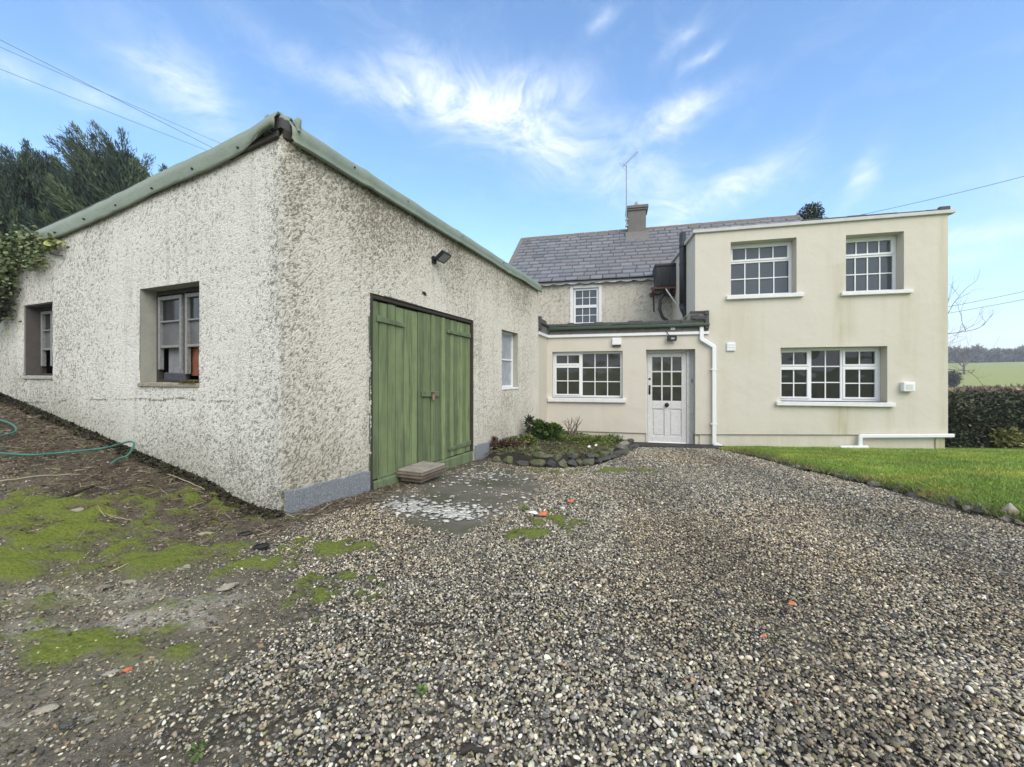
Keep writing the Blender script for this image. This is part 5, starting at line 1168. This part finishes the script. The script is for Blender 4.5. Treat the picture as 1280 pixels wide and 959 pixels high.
Q.append(P[-1]); mb = MB(); mb.tube(Q, .009, 8); tag(mb.build('garden_hose', M_HOSE, None, True), 'green garden hose trailing over the muddy bank beside the garage', 'hose')

# stack of slabs at the garage door
sl = Plane(GC, GA, GF.n); u0_, _ = GF.px(500, 600, .0)
def slab(name, s0, s1, d0, d1, z, th, m, label, cat, skew=0.):
    mb = MB(); c = [sl.P(s0, z, d0), sl.P(s1 + skew, z, d0), sl.P(s1, z, d1), sl.P(s0 - skew, z, d1)]
    c = [c[3], c[2], c[1], c[0]]; mb.hexa([(x, y, z) for x, y, _ in c] + [(x, y, z + th) for x, y, _ in c]); return tag(mb.bev(name, m, None, .01, seg=2), label, cat)
g_ = gp(531, 617); ts = (np.array(g_[:2]) - GC) @ GA; td = (np.array(g_[:2]) - GC) @ GF.n; gz = g_[2] + .02
a = GF.px(497, 600, .05)[0]; b = a + .50
slab('stone_slab', a + .04, b - .02, .06, .34, gz - .01, .045, M_PLANK, 'narrow slab at the bottom of the stack by the green garage doors', 'slab')
slab('timber_board', a + .005, b, .04, .37, gz + .037, .032, M_PLANK, 'dark weathered board third from the top of the stack by the garage doors', 'board', .01)
slab('timber_board', a - .01, b + .01, .035, .385, gz + .072, .03, M_PLANK, 'weathered board directly under the pale top slab by the garage doors', 'board', -.01)
slab('stone_slab', a + .01, b - .005, .04, .375, gz + .104, .028, M_SLAB, 'pale lichened slab on top of the stack by the green garage doors', 'slab', .012)

# ------------------------------------------------------------------ flower bed
M_BEDS = M_SOIL
xs = np.arange(bx[0] - .2, bx[-1] + .05, .05); U = np.linspace(0, 1, 24); V = []; 
for x_ in xs:
    y0 = float(np.interp(x_, bx, by)) + .14; 
    for u in U:
        y_ = y0 + u * (10.6 - y0); V.append((x_, y_, float(ground(x_, y_)) + .15 * sstep(.02, .12, u) * sstep(bx[0] - .2, bx[0] + .5, x_) * (1 - .8 * sstep(bx[-1] - .35, bx[-1] + .05, x_)) + (fbm(x_ * 5, y_ * 5, 95) - .5) * .07))
k = len(U); F = [(i * k + j, (i + 1) * k + j, (i + 1) * k + j + 1, i * k + j + 1) for i in range(len(xs) - 1) for j in range(k - 1)]
tag(mesh_np('flower_bed_soil', np.array(V), F, M_SOIL, None, None, True), kind='structure')
bedz = lambda x, y: ground(x, y) + .13
N = 16000; x = rng.uniform(bx[0] - .1, bx[-1], N); y = rng.uniform(by.min(), 10.2, N); k = in_bed(x, y - .16) & ~in_house(x, y) & ~in_garage(x, y); x, y = x[k], y[k]; n = len(x)
pl_ = np.array([(.10, .08, .055), (.16, .12, .08), (.06, .05, .04), (.11, .15, .03), (.07, .10, .025), (.20, .17, .11), (.13, .17, .04)]); ci = rng.integers(0, 7, n); L_ = rng.uniform(.02, .07, n)
zz_ = ground(x, y) + .15 * sstep(bx[0] - .2, bx[0] + .5, x) * (1 - .8 * sstep(bx[-1] - .35, bx[-1] + .05, x)) + (fbm(x * 5, y * 5, 95) - .5) * .07 + .008
V, F, C = scatter(BLADE_V, BLADE_F, np.stack([x, y, zz_], -1), basis(np.stack([rng.normal(0, 1, n), rng.normal(0, 1, n), np.abs(rng.normal(.2, .4, n))], -1), rng.uniform(0, 6.28, n)), np.stack([L_ * .35, L_, L_], -1), pl_[ci] * rng.uniform(.6, 1.3, (n, 1)))
tag(mesh_np('bed_litter', V, F, M_LITTER, None, C), kind='stuff')
def leafcloud(c, rad, n, size, pal, seed, up=.4, surf=.5):
    r = np.random.default_rng(seed); d = r.normal(0, 1, (n, 3)); d /= np.linalg.norm(d, axis=1, keepdims=True); rr = r.random((n, 1)) ** surf
    p = np.array(c) + d * rr * np.array(rad); dr = d * .7 + r.normal(0, .5, (n, 3)) + np.array([0, 0, up]); s = size * r.uniform(.6, 1.3, n); pal = np.array(pal)
    return scatter(LEAF_V, LEAF_F, p, basis(dr, r.uniform(-.7, .7, n)), np.stack([s * .9, s, s], -1), pal[r.integers(0, len(pal), n)] * r.uniform(.7, 1.3, (n, 1)))
def bedp(u, v, back=0.):
    g_ = gp(u, v); return (g_[0], g_[1] + back, float(bedz(g_[0], g_[1] + back)))
def plant(name, label, cat_, base, lobes, n, size, pal, seed, up=.5, stem=(.10, .12, .05)):
    T = thing(name, label, cat_, base); ps = [leafcloud((base[0] + dx, base[1] + dy, base[2] + dz), (rx, ry, rz_), n // len(lobes), size, pal, seed + i, up) for i, (dx, dy, dz, rx, ry, rz_) in enumerate(lobes)]
    V, F, C = cat(ps); mesh_np('foliage', V, F, M_LEAFV, T, C)
    mb = MB(); rr = random.Random(seed)
    for (dx, dy, dz, rx, ry, rz_) in lobes:
        for _ in range(4): mb.tube([(base[0] + rr.uniform(-.02, .02), base[1], base[2] - .03), (base[0] + dx * .6 + rr.uniform(-rx, rx) * .4, base[1] + dy * .6, base[2] + dz * .6), (base[0] + dx + rr.uniform(-rx, rx) * .7, base[1] + dy + rr.uniform(-ry, ry) * .7, base[2] + dz + rr.uniform(0, rz_) * .6)], .005, 5)
    mb.build('stems', M_BARK, T); return T
GRN = [(.06, .11, .02), (.09, .16, .03), (.13, .20, .04), (.045, .08, .02)]
b_ = bedp(684, 566, .5); plant('leafy_plant', 'bushy bright green plant in the corner between the garage and the porch', 'plant', b_, [(0, 0, .14, .26, .17, .15), (-.10, .05, .28, .15, .12, .10), (.16, 0, .22, .15, .12, .11)], 1100, .085, GRN, 1)
b_ = bedp(663, 564, .35); plant('climbing_plant', 'dark climbing plant against the end of the garage wall', 'plant', b_, [(0, .1, .15, .10, .10, .16), (0, .2, .36, .08, .08, .12)], 320, .06, [(.04, .055, .025), (.06, .08, .03), (.03, .04, .02)], 2)
b_ = bedp(648, 570, .2); plant('leafy_plant', 'low yellowish green plant beside the blue plinth', 'plant', b_, [(0, 0, .08, .20, .12, .08), (.15, .05, .10, .14, .1, .08), (-.18, -.05, .06, .14, .1, .07)], 800, .06, [(.20, .22, .05), (.13, .17, .04), (.26, .24, .09), (.09, .12, .03)], 3)
b_ = bedp(720, 566, .3); plant('ground_cover', 'bright green creeping plants across the back of the flower bed', 'plant', b_, [(0, 0, .08, .5, .38, .09), (.4, .05, .07, .45, .3, .08), (-.3, .05, .07, .35, .3, .08), (.2, -.25, .02, .5, .2, .04)], 5200, .035, [(.12, .19, .03), (.16, .22, .04), (.07, .11, .02), (.17, .18, .06)], 4)
b_ = bedp(765, 562, .1); plant('ground_cover', 'dull green creeping plants at the right end of the flower bed', 'plant', b_, [(0, 0, .12, .28, .15, .06), (.15, .05, .03, .2, .2, .05)], 700, .035, [(.10, .14, .03), (.07, .10, .02), (.14, .16, .05)], 5)
b_ = bedp(622, 570, -.02); plant('withered_plant', 'brown withered plant at the left end of the flower bed', 'plant', b_, [(0, 0, .05, .20, .10, .07), (.25, 0, .06, .2, .1, .07), (-.1, .1, .1, .1, .1, .08)], 1300, .045, [(.11, .06, .045), (.16, .10, .07), (.08, .05, .04), (.20, .15, .10)], 6)
def branch_tree(mb, p, d, L, rad, depth, rr, split=3, bend=.3, upv=.25, tips=None):
    Q = [p]; dd = d.copy(); n = 5
    for i in range(n):
        dd = dd + rr.normal(0, bend, 3) * .35 + np.array([0, 0, upv]) * .12; dd /= np.linalg.norm(dd); Q.append(Q[-1] + dd * L / n)
    mb.tube(Q, [rad * (1 - .5 * i / n) for i in range(n + 1)], 7 if rad > .03 else 4 if rad < .008 else 5, cap=False)
    if tips is not None and depth <= 1: tips += Q[2:]
    if depth == 0: return
    for i in range(split):
        k = rr.integers(2, n + 1) if i else n; nd = dd + rr.normal(0, .6, 3); nd[2] += upv * .6; nd /= np.linalg.norm(nd)
        branch_tree(mb, Q[k], nd, L * rr.uniform(.55, .8), rad * (.55 if i else .6), depth - 1, rr, split, bend, upv, tips)
b_ = np.array(bedp(718, 566, .42)); T = thing('bare_shrub', 'leafless grey twiggy shrub under the porch window', 'shrub', tuple(b_)); mb = MB(); rr = np.random.default_rng(12)
for d in ((-.25, 0, 1), (.15, .1, 1), (.45, 0, .9), (0, -.1, 1)): branch_tree(mb, b_, np.array(d) / np.linalg.norm(d), .26, .020, 2, rr, 3, .25, .5)
mb.build('branches', simple('grey shrub bark', (.19, .15, .12), .9, .3, 30), T)
mb = MB(); 
b_ = bedp(700, 562, .4); T = thing('bare_shrub', 'single dark leafed stem between the leafy plant and the bare shrub', 'shrub', b_)
mb.tube([b_, (b_[0] + .02, b_[1], b_[2] + .16), (b_[0] - .04, b_[1], b_[2] + .28)], .008, 5); mb.build('stem', M_BARK, T)
V, F, C = leafcloud((b_[0] - .02, b_[1], b_[2] + .30), (.15, .05, .025), 14, .09, [(.04, .05, .03)], 7, .0); mesh_np('foliage', V, F, M_LEAFV, T, C)

# ------------------------------------------------------------------ ivy on the side wall
T = thing('ivy', 'variegated ivy hanging over the left end of the garage roof edge', 'ivy', GL.P(5.2, 3.0, .05)); ps = []; rr = np.random.default_rng(3)
def ivy_at(u, v, su, sv, n, size, pal, dmax):
    P = []
    for _ in range(n):
        s, z = GL.px(rr.normal(u, su), rr.normal(v, sv), .06); P.append(GL.P(s, z, .03 + dmax * rr.random()))
    P = np.array(P); dr = np.stack([rr.normal(GL.n[0], .5, n), rr.normal(GL.n[1], .5, n), rr.normal(-.4, .5, n)], -1); s = size * rr.uniform(.6, 1.3, n); pl_ = np.array(pal)
    return scatter(LEAF_V, LEAF_F, P, basis(dr, rr.uniform(0, 6.28, n)), np.stack([s * 1.3, s, s], -1), pl_[rr.integers(0, len(pal), n)] * rr.uniform(.7, 1.25, (n, 1)))
VAR = [(.09, .13, .05), (.20, .24, .12), (.34, .36, .20), (.06, .09, .035), (.13, .17, .07)]; DRK = [(.035, .05, .025), (.055, .075, .035), (.025, .035, .02)]
ps += [ivy_at(38, 300, 8, 6, 330, .04, VAR, .1), ivy_at(22, 318, 12, 9, 800, .042, VAR, .14), ivy_at(46, 324, 8, 6, 330, .04, VAR, .1), ivy_at(8, 335, 8, 14, 900, .042, VAR, .2), ivy_at(2, 360, 8, 16, 900, .045, DRK + VAR[:1], .25),
       ivy_at(4, 380, 7, 12, 400, .045, DRK, .2), ivy_at(68, 304, 6, 2, 40, .06, [(.34, .38, .10), (.14, .18, .06), (.28, .30, .12)], .06), ivy_at(54, 308, 8, 3, 130, .036, VAR, .06), ivy_at(12, 345, 5, 10, 160, .04, VAR + DRK, .15), ivy_at(-30, 350, 25, 35, 2200, .045, VAR + DRK, .3)]
V, F, C = cat(ps); mesh_np('foliage', V, F, M_LEAFV, T, C); mb = MB()
for uv in (((0, 400), (10, 360), (22, 325), (36, 305), (48, 292)), ((22, 325), (40, 318), (60, 310), (80, 303)), ((54, 312), (64, 317), (78, 320)), ((-20, 400), (-15, 360), (0, 330), (20, 315))):
    mb.tube([GL.P(*GL.px(u, v, .04), .04) for u, v in uv], .010, 5)
mb.build('stems', M_BARK, T)

# ------------------------------------------------------------------ hedge, far fields, trees, cables
def hedge(name, label, x0, x1, y0, y1, h, n, size, pal, seed, zb=None):
    T = thing(name, label, 'hedge', ((x0 + x1) / 2, (y0 + y1) / 2, float(ground((x0 + x1) / 2, (y0 + y1) / 2)))); r = np.random.default_rng(seed)
    xs = np.linspace(x0, x1, 60); V = []; prof = [(0, 0), (0, .55), (.06, .9), (.3, 1), (.7, 1), (.94, .9), (1, .55), (1, 0)]
    for x_ in xs:
        for a, b in prof: V.append((x_, y0 + .12 + (y1 - y0 - .24) * a + .1 * (fbm(x_ * 2, b * 3, seed) - .5), float(ground(x_, y0)) - .05 + (h - .12) * b + .1 * (fbm(x_ * 1.5, a * 3, seed + 1) - .5)))
    k = len(prof); F = [(i * k + j, (i + 1) * k + j, (i + 1) * k + j + 1, i * k + j + 1) for i in range(len(xs) - 1) for j in range(k - 1)] + [tuple(range(k))]
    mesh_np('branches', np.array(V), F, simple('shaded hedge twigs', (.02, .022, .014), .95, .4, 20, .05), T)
    x_ = r.uniform(x0 - .08, x1, n); u = r.random(n); a = np.interp(u, [0, .5, .6, .8, 1], [0, 0, .15, .85, 1]); b = np.interp(u, [0, .5, .6, .8, 1], [0, .9, 1, 1, .1])
    lump = (fbm(x_ * 2.2, b * 3 + a * 3, seed + 2) - .5) * .22
    P = np.stack([x_, y0 + (y1 - y0) * a + r.normal(0, .03, n) - lump * (a < .3), ground(x_, y0 + 0 * x_) + h * b + r.normal(0, .03, n) + lump * (b > .8) * .5], -1)
    k = x_ < x0 + .15; P[k, 1] = r.uniform(y0, y1, k.sum()); P[k, 2] = float(ground(x0, y0)) + r.uniform(0, h, k.sum())
    dr = np.stack([r.normal(0, .6, n), r.normal(-.5, .5, n), r.normal(.3, .6, n)], -1); s = size * r.uniform(.6, 1.3, n); pl_ = np.array(pal)
    V, F, C = scatter(LEAF_V, LEAF_F, P, basis(dr, r.uniform(-1.2, 1.2, n)), np.stack([s * 1.1, s, s], -1), pl_[r.integers(0, len(pal), n)] * r.uniform(.6, 1.35, (n, 1)))
    mesh_np('foliage', V, F, M_LEAFV, T, C); return T
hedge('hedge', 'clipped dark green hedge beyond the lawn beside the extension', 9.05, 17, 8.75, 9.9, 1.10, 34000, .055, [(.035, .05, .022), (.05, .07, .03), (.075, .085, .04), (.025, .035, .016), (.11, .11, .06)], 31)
M_H2 = [(.22, .16, .10), (.17, .12, .08), (.28, .22, .13), (.13, .10, .075)]
T = thing('yellow_shrub', 'small yellowish shrub growing in front of the dark hedge', 'shrub', (10.25, 8.55, float(ground(10.25, 8.5))))
bz = float(ground(10.25, 8.5)); V, F, C = leafcloud((10.25, 8.62, bz + .24), (.32, .15, .22), 420, .07, [(.24, .22, .06), (.17, .17, .05), (.30, .27, .10), (.10, .12, .04)], 77, .2); mesh_np('foliage', V, F, M_LEAFV, T, C)
mb = MB(); rr = np.random.default_rng(5)
for d in ((-.4, 0, 1), (.4, 0, 1), (0, .2, 1)): branch_tree(mb, np.array([10.25, 8.6, bz]), np.array(d) / np.linalg.norm(d), .2, .012, 1, rr)
mb.build('stems', M_BARK, T)
# brown overgrown hedgerow beyond the hedge, seen over its top
def far_strip(name, label, cat_, r0, r1, a0, a1, n, hfun, wid, pal, seed, m=M_LITTER, kind=None, lean=.35):
    r = np.random.default_rng(seed); az = r.uniform(a0, a1, n); rad = r.uniform(r0, r1, n); x = np.sin(az) * rad; y = np.cos(az) * rad; h = hfun(az, r, n)
    f = r.random(n); z = ground(x, y) + h * f * .85
    d = np.stack([r.normal(0, lean, n), r.normal(0, lean, n), r.uniform(.2, 1, n)], -1); L = h * .30 * r.uniform(.5, 1.3, n); pl_ = np.array(pal)
    V, F, C = scatter(BLADE_V, BLADE_F, np.stack([x, y, z], -1), basis(d, r.uniform(0, 6.28, n)), np.stack([wid * r.uniform(.6, 1.5, n), L, L], -1), pl_[r.integers(0, len(pal), n)] * r.uniform(.7, 1.3, (n, 1)))
    o = mesh_np(name, V, F, m, None, C); return tag(o, label, cat_, None, kind)
far_strip('bramble_hedgerow', None, None, 38, 47, .70, 1.25, 45000, lambda a, r, n: 1.0 + .5 * fbm(a * 40, a * 0, 3), .16, M_H2, 1, kind='stuff', lean=.8)
far_strip('dry_grass_bank', None, None, 26, 36, .70, 1.25, 26000, lambda a, r, n: .75 + 0 * a, .12, [(.36, .32, .20), (.26, .24, .13), (.20, .15, .09), (.16, .18, .07)], 2, kind='stuff', lean=.8)
# far wood on the hill: winter trees, one mass
WC = [(.20, .175, .16), (.16, .145, .135), (.24, .205, .18), (.12, .12, .10), (.17, .175, .14), (.27, .24, .21)]
def woodh(a, r, n): return 3.8 + 4.5 * fbm(a * 55, a * 0 + 2, 5) * (.35 + .65 * fbm(a * 260, a * 0, 6)) * 1.6
far_strip('far_wood', None, None, 285, 325, .60, 1.35, 130000, woodh, .6, WC, 3, kind='stuff', lean=.5)
def conifer_bank(name, label, cat_, base, H_, W_, n_bough, seed, pal, lean=(-.55, 0, .8)):
    T = thing(name, label, cat_, base); r = np.random.default_rng(seed); base = np.array(base); ps = []; mb = MB(); lean = np.array(lean)
    mb.tube([base - (0, 0, .2), base + (0, 0, H_ * .45), base + (.1, 0, H_ * .9)], [.30, .2, .04], 8); mb.build('trunk', M_BARK, T, True)
    for i in range(n_bough):
        hz_ = r.random() ** .8; a = r.uniform(0, 6.28); R_ = W_ * (1 - .62 * hz_ ** 1.6) * r.uniform(.35, 1.0)
        end = base + np.array([cos(a) * R_, sin(a) * R_ * .8, H_ * (.08 + .84 * hz_) * r.uniform(.92, 1.06)]); st_ = base + np.array([0, 0, H_ * hz_ * .75])
        L = r.uniform(.9, 1.9); d = np.array([cos(a) * .5, sin(a) * .5, .35]) + lean + r.normal(0, .18, 3); d /= np.linalg.norm(d)
        k = 380; f = r.random(k) ** .75; side = r.normal(0, 1, (k, 3)) * (.20 * (1 - .75 * f))[:, None] * L * .62
        P = end + d * (f * L)[:, None] - d * L * .35 + side; dr = d + r.normal(0, .28, (k, 3)) + side * .6
        c0 = np.array(pal[r.integers(0, len(pal))]) * r.uniform(.8, 1.2); s = .19 * r.uniform(.6, 1.4, k) * (1.1 - .5 * f)
        ps.append(scatter(BLADE_V, BLADE_F, P, basis(dr, r.uniform(0, 6.28, k)), np.stack([s * .17, s, s], -1), np.tile(c0, (k, 1)) * r.uniform(.7, 1.35, (k, 1))))
        if i % 6 == 0:
            mbb = boughs; mbb.tube([st_, (st_ + end) / 2, end + d * L * .4], [.05, .03, .008], 5)
    V, F, C = cat(ps); cr = mesh_np('crown', V, F, M_LEAFV, T, C); return T
CYP = [(.035, .062, .038), (.028, .05, .034), (.05, .08, .042), (.075, .105, .05), (.022, .038, .027)]
def at(u, v, Y): return ((u - U0) / FPX * Y, Y, CZ - (v - V0) / FPX * Y)
for (nm, lab, u, vt, Y, W_, nb, seed) in [('cypress_tree', 'dark wind swept cypress behind the middle of the garage roof edge', 132, 160, 14.5, 2.4, 330, 1), ('cypress_tree', 'darker cypress at the left edge behind the ivy', 25, 176, 14., 2.3, 280, 2),
                                          ('cypress_tree', 'lighter cypress sloping down behind the garage roof on the right of the clump', 205, 200, 16, 1.6, 170, 3), ('cypress_tree', 'tall cypress just past the left edge of the clump', -80, 180, 14.5, 2.4, 150, 4)]:
    boughs = MB(); p = at(u, vt, Y); gz = float(ground(p[0], Y)); T = conifer_bank(nm, lab, 'tree', (p[0], Y, gz), (p[2] - gz) * .94, W_, nb, seed, CYP if seed != 3 else [(.06, .09, .04), (.05, .075, .04), (.09, .115, .05)])
    T['group'] = 'cypresses behind the garage'; boughs.build('boughs', M_BARK, T)
# evergreen clump at the far end of the old ridge
p = HA * (sR + .25) + HN * 17.6; bz = 6.6; zb_ = float(ground(*p))
T = thing('evergreen_tree', 'small dark evergreen top showing over the end of the roof ridge', 'tree', (p[0], p[1] + .6, zb_))
c_ = at(1013, 268, p[1] + .6); V, F, C = cat([leafcloud(c_, (.46, .4, .34), 1500, .07, [(.05, .065, .03), (.03, .045, .02), (.10, .10, .05)], 51, .4, .4), leafcloud((c_[0] + .1, c_[1], c_[2] + .32), (.3, .25, .14), 60, .07, [(.10, .11, .05)], 52, .6), leafcloud((c_[0], c_[1], c_[2] - .6), (.7, .6, .6), 900, .1, [(.05, .065, .03)], 53, .4)])
mesh_np('crown', V, F, M_LEAFV, T, C); mb = MB(); mb.tube([(c_[0], c_[1], zb_), (c_[0], c_[1], c_[2] - .3)], [.14, .06], 8); mb.tube([c_, (c_[0] + .08, c_[1], c_[2] + .5)], .012, 5); mb.build('trunk', M_BARK, T)
# bare tree behind the right hand corner of the extension
def bare(name, label, base, H_, seed, dirs, depth=4, rad=.11, upv=.35, m=None, spl=3, f=.36):
    T = thing(name, label, 'tree', base); r = np.random.default_rng(seed); b = np.array(base); mb = MB()
    top = b + np.array([0, 0, H_ * .35]); mb.tube([b - (0, 0, .1), (b + top) / 2, top], [rad * 1.2, rad, rad * .85], 9, cap=False); mb.build('trunk', M_BARKG, T, True); mb = MB()
    for d in dirs: d = np.array(d, float); branch_tree(mb, b + np.array([0, 0, H_ * r.uniform(.18, .35)]), d / np.linalg.norm(d), H_ * f, rad * .55, depth, r, spl, .3, upv)
    mb.build('crown', M_BARKG, T); return T
M_BARKG = simple('grey winter bark', (.13, .115, .10), .9, .3, 20)
p = at(1112, 473, 17.); bare('bare_tree', 'leafless tree reaching out from behind the right corner of the extension', (p[0], 17., float(ground(p[0], 17.))), 6.2, 8, [(1, -.2, .7), (.9, .3, .95), (-.3, .2, 1), (.6, -.6, 1.2), (1., 0, .35), (.2, .5, 1)], 4, .055, f=.31)
p = at(1205, 473, 95); bare('bare_tree', 'distant leafless tree standing in the green field', (p[0], 95., float(ground(p[0], 95.))), 6.2, 9, [(1, 0, 1), (-1, 0, 1), (0, 0, 1), (.3, .5, 1)], 3, .2)
p = at(1190, 473, 70); T = thing('field_bush', 'dark bush at the left end of the green field by the house corner', 'bush', (p[0], 70., float(ground(p[0], 70.)))); V, F, C = cat([leafcloud((p[0] - .5 + .5 * i, 70, T.location[2] + 1.0 + .5 * (i % 2)), (1.2, 1.2, 1.2), 900, .3, [(.07, .065, .05), (.05, .055, .035), (.10, .08, .06)], 60 + i) for i in range(2)]); mesh_np('foliage', V, F, M_LEAFV, T, C)
mb = MB(); mb.tube([tuple(T.location), (p[0], 70, T.location[2] + 1.)], .15, 6); mb.build('stem', M_BARK, T)
# overhead lines, strung between points far outside the picture
def cable(p, q, sag, rad, label, pin=None):
    p, q = np.array(p), np.array(q); mb = MB(); mb.tube([p + (q - p) * t - np.array([0, 0, sag * 4 * t * (1 - t)]) for t in np.linspace(0, 1, 40)], rad, 5)
    tag(mb.build('overhead_cable', M_CABLE, None, True), label, 'cable', 'overhead cables')
gbl = rp(sGL, 14.1, -.35)
cable(at(-330, -119, 12), gbl, .03, .007, 'highest of the three cables crossing the sky at the left')
cable(at(-330, -88, 12), at(420, 241, 26), .08, .0075, 'middle of the three cables crossing the sky at the left')
cable(at(-330, -46, 12), at(420, 250, 26), .08, .008, 'lowest of the three cables crossing the sky at the left')
cable(at(1060, 272, 16.5), at(1560, 142, 11), .15, .008, 'single cable rising to the right from behind the extension roof')
cable(at(1140, 392, 30), at(1560, 296, 24), .25, .014, 'upper of two low cables to the right of the extension')
cable(at(1140, 399, 30), at(1560, 312, 24), .25, .014, 'lower of two low cables to the right of the extension')

# flat weeds and stray leaves in the yard
for (u, v, sz_, n_, lab) in [(524, 873, .022, 9, 'tiny green weed growing through the near gravel'), (248, 945, .02, 8, 'tiny green weed on the dirt at the bottom left'), (655, 640, .035, 9, 'grassy weed tuft at the edge of the worn concrete')]:
    g_ = gp(u, v); T = thing('weed', lab, 'weed', g_); V, F, C = leafcloud((g_[0], g_[1], g_[2] + .012), (sz_, sz_, .012), n_ * 3, sz_ * 1.0, [(.08, .14, .03), (.12, .18, .05)], int(u), .3); mesh_np('leaves', V, F, M_LEAFV, T, C)
n = 420; x = rng.uniform(-4.5, 4.5, n); y = rng.uniform(1.1, 8.5, n); k = (np.abs(x) < 1.25 * y) & ~in_garage(x, y, .05) & ~in_house(x, y) & (x < edge_x(y)) & ~in_bed(x, y); x, y = x[k], y[k]; n = len(x)
pl_ = np.array([(.16, .09, .045), (.10, .06, .04), (.22, .15, .07), (.06, .045, .035)]); sz_ = rng.uniform(.012, .035, n)
V, F, C = scatter(LEAF_V, LEAF_F, np.stack([x, y, ground(x, y) + .018], -1), basis(np.stack([rng.normal(0, 1, n), rng.normal(0, 1, n), rng.normal(0, .2, n)], -1), rng.normal(0, .3, n)), np.stack([sz_ * .8, sz_, sz_], -1), pl_[rng.integers(0, 4, n)])
tag(mesh_np('fallen_leaves', V, F, M_LEAFV, None, C), kind='stuff')
# air: thin even haze over the whole place
mb = MB(); mb.box(-420, 420, -420, 420, -8, 45); HZ = D.materials.new('thin air haze'); HZ.use_nodes = True; t_ = NT(HZ.node_tree)
t_.n('ShaderNodeOutputMaterial', inp={'Volume': t_.n('ShaderNodeVolumePrincipled', inp={'Color': (.80, .88, 1, 1), 'Density': .0011}).outputs[0]})
tag(mb.build('haze', HZ), kind='stuff')

# dark wet soil and rotted leaves packed against the foot of the side wall
n = 9000; q = np.abs(rng.normal(0, .05, n)) + .01; s_ = rng.uniform(-.05, 5.8, n); x = GC[0] + GLd[0] * s_ + GL.n[0] * q; y = GC[1] + GLd[1] * s_ + GL.n[1] * q; L_ = rng.uniform(.015, .045, n)
pl_ = np.array([(.035, .028, .02), (.05, .04, .028), (.025, .02, .016), (.06, .07, .02)])
V, F, C = scatter(BLADE_V, BLADE_F, np.stack([x, y, ground(x, y) + .01 + .05 * rng.random(n) * np.exp(-q * 14)], -1), basis(np.stack([rng.normal(0, 1, n), rng.normal(0, 1, n), rng.normal(.1, .3, n)], -1), rng.uniform(0, 6.28, n)), np.stack([L_ * .7, L_, L_], -1), pl_[rng.integers(0, 4, n)])
tag(mesh_np('rotted_leaves', V, F, M_LITTER, None, C), kind='stuff')
# moss cushion on the sill of the decayed window
ps = [leafcloud(GL.P(w1[0] + .04 + .05 * i, w1[2] + .012, .012), (.035, .03, .016), 120, .014, [(.12, .13, .02), (.20, .19, .03), (.07, .07, .02)], 90 + i, .6) for i in range(5)]
V, F, C = cat(ps); tag(mesh_np('sill_moss', V, F, M_LEAFV, None, C), kind='stuff')
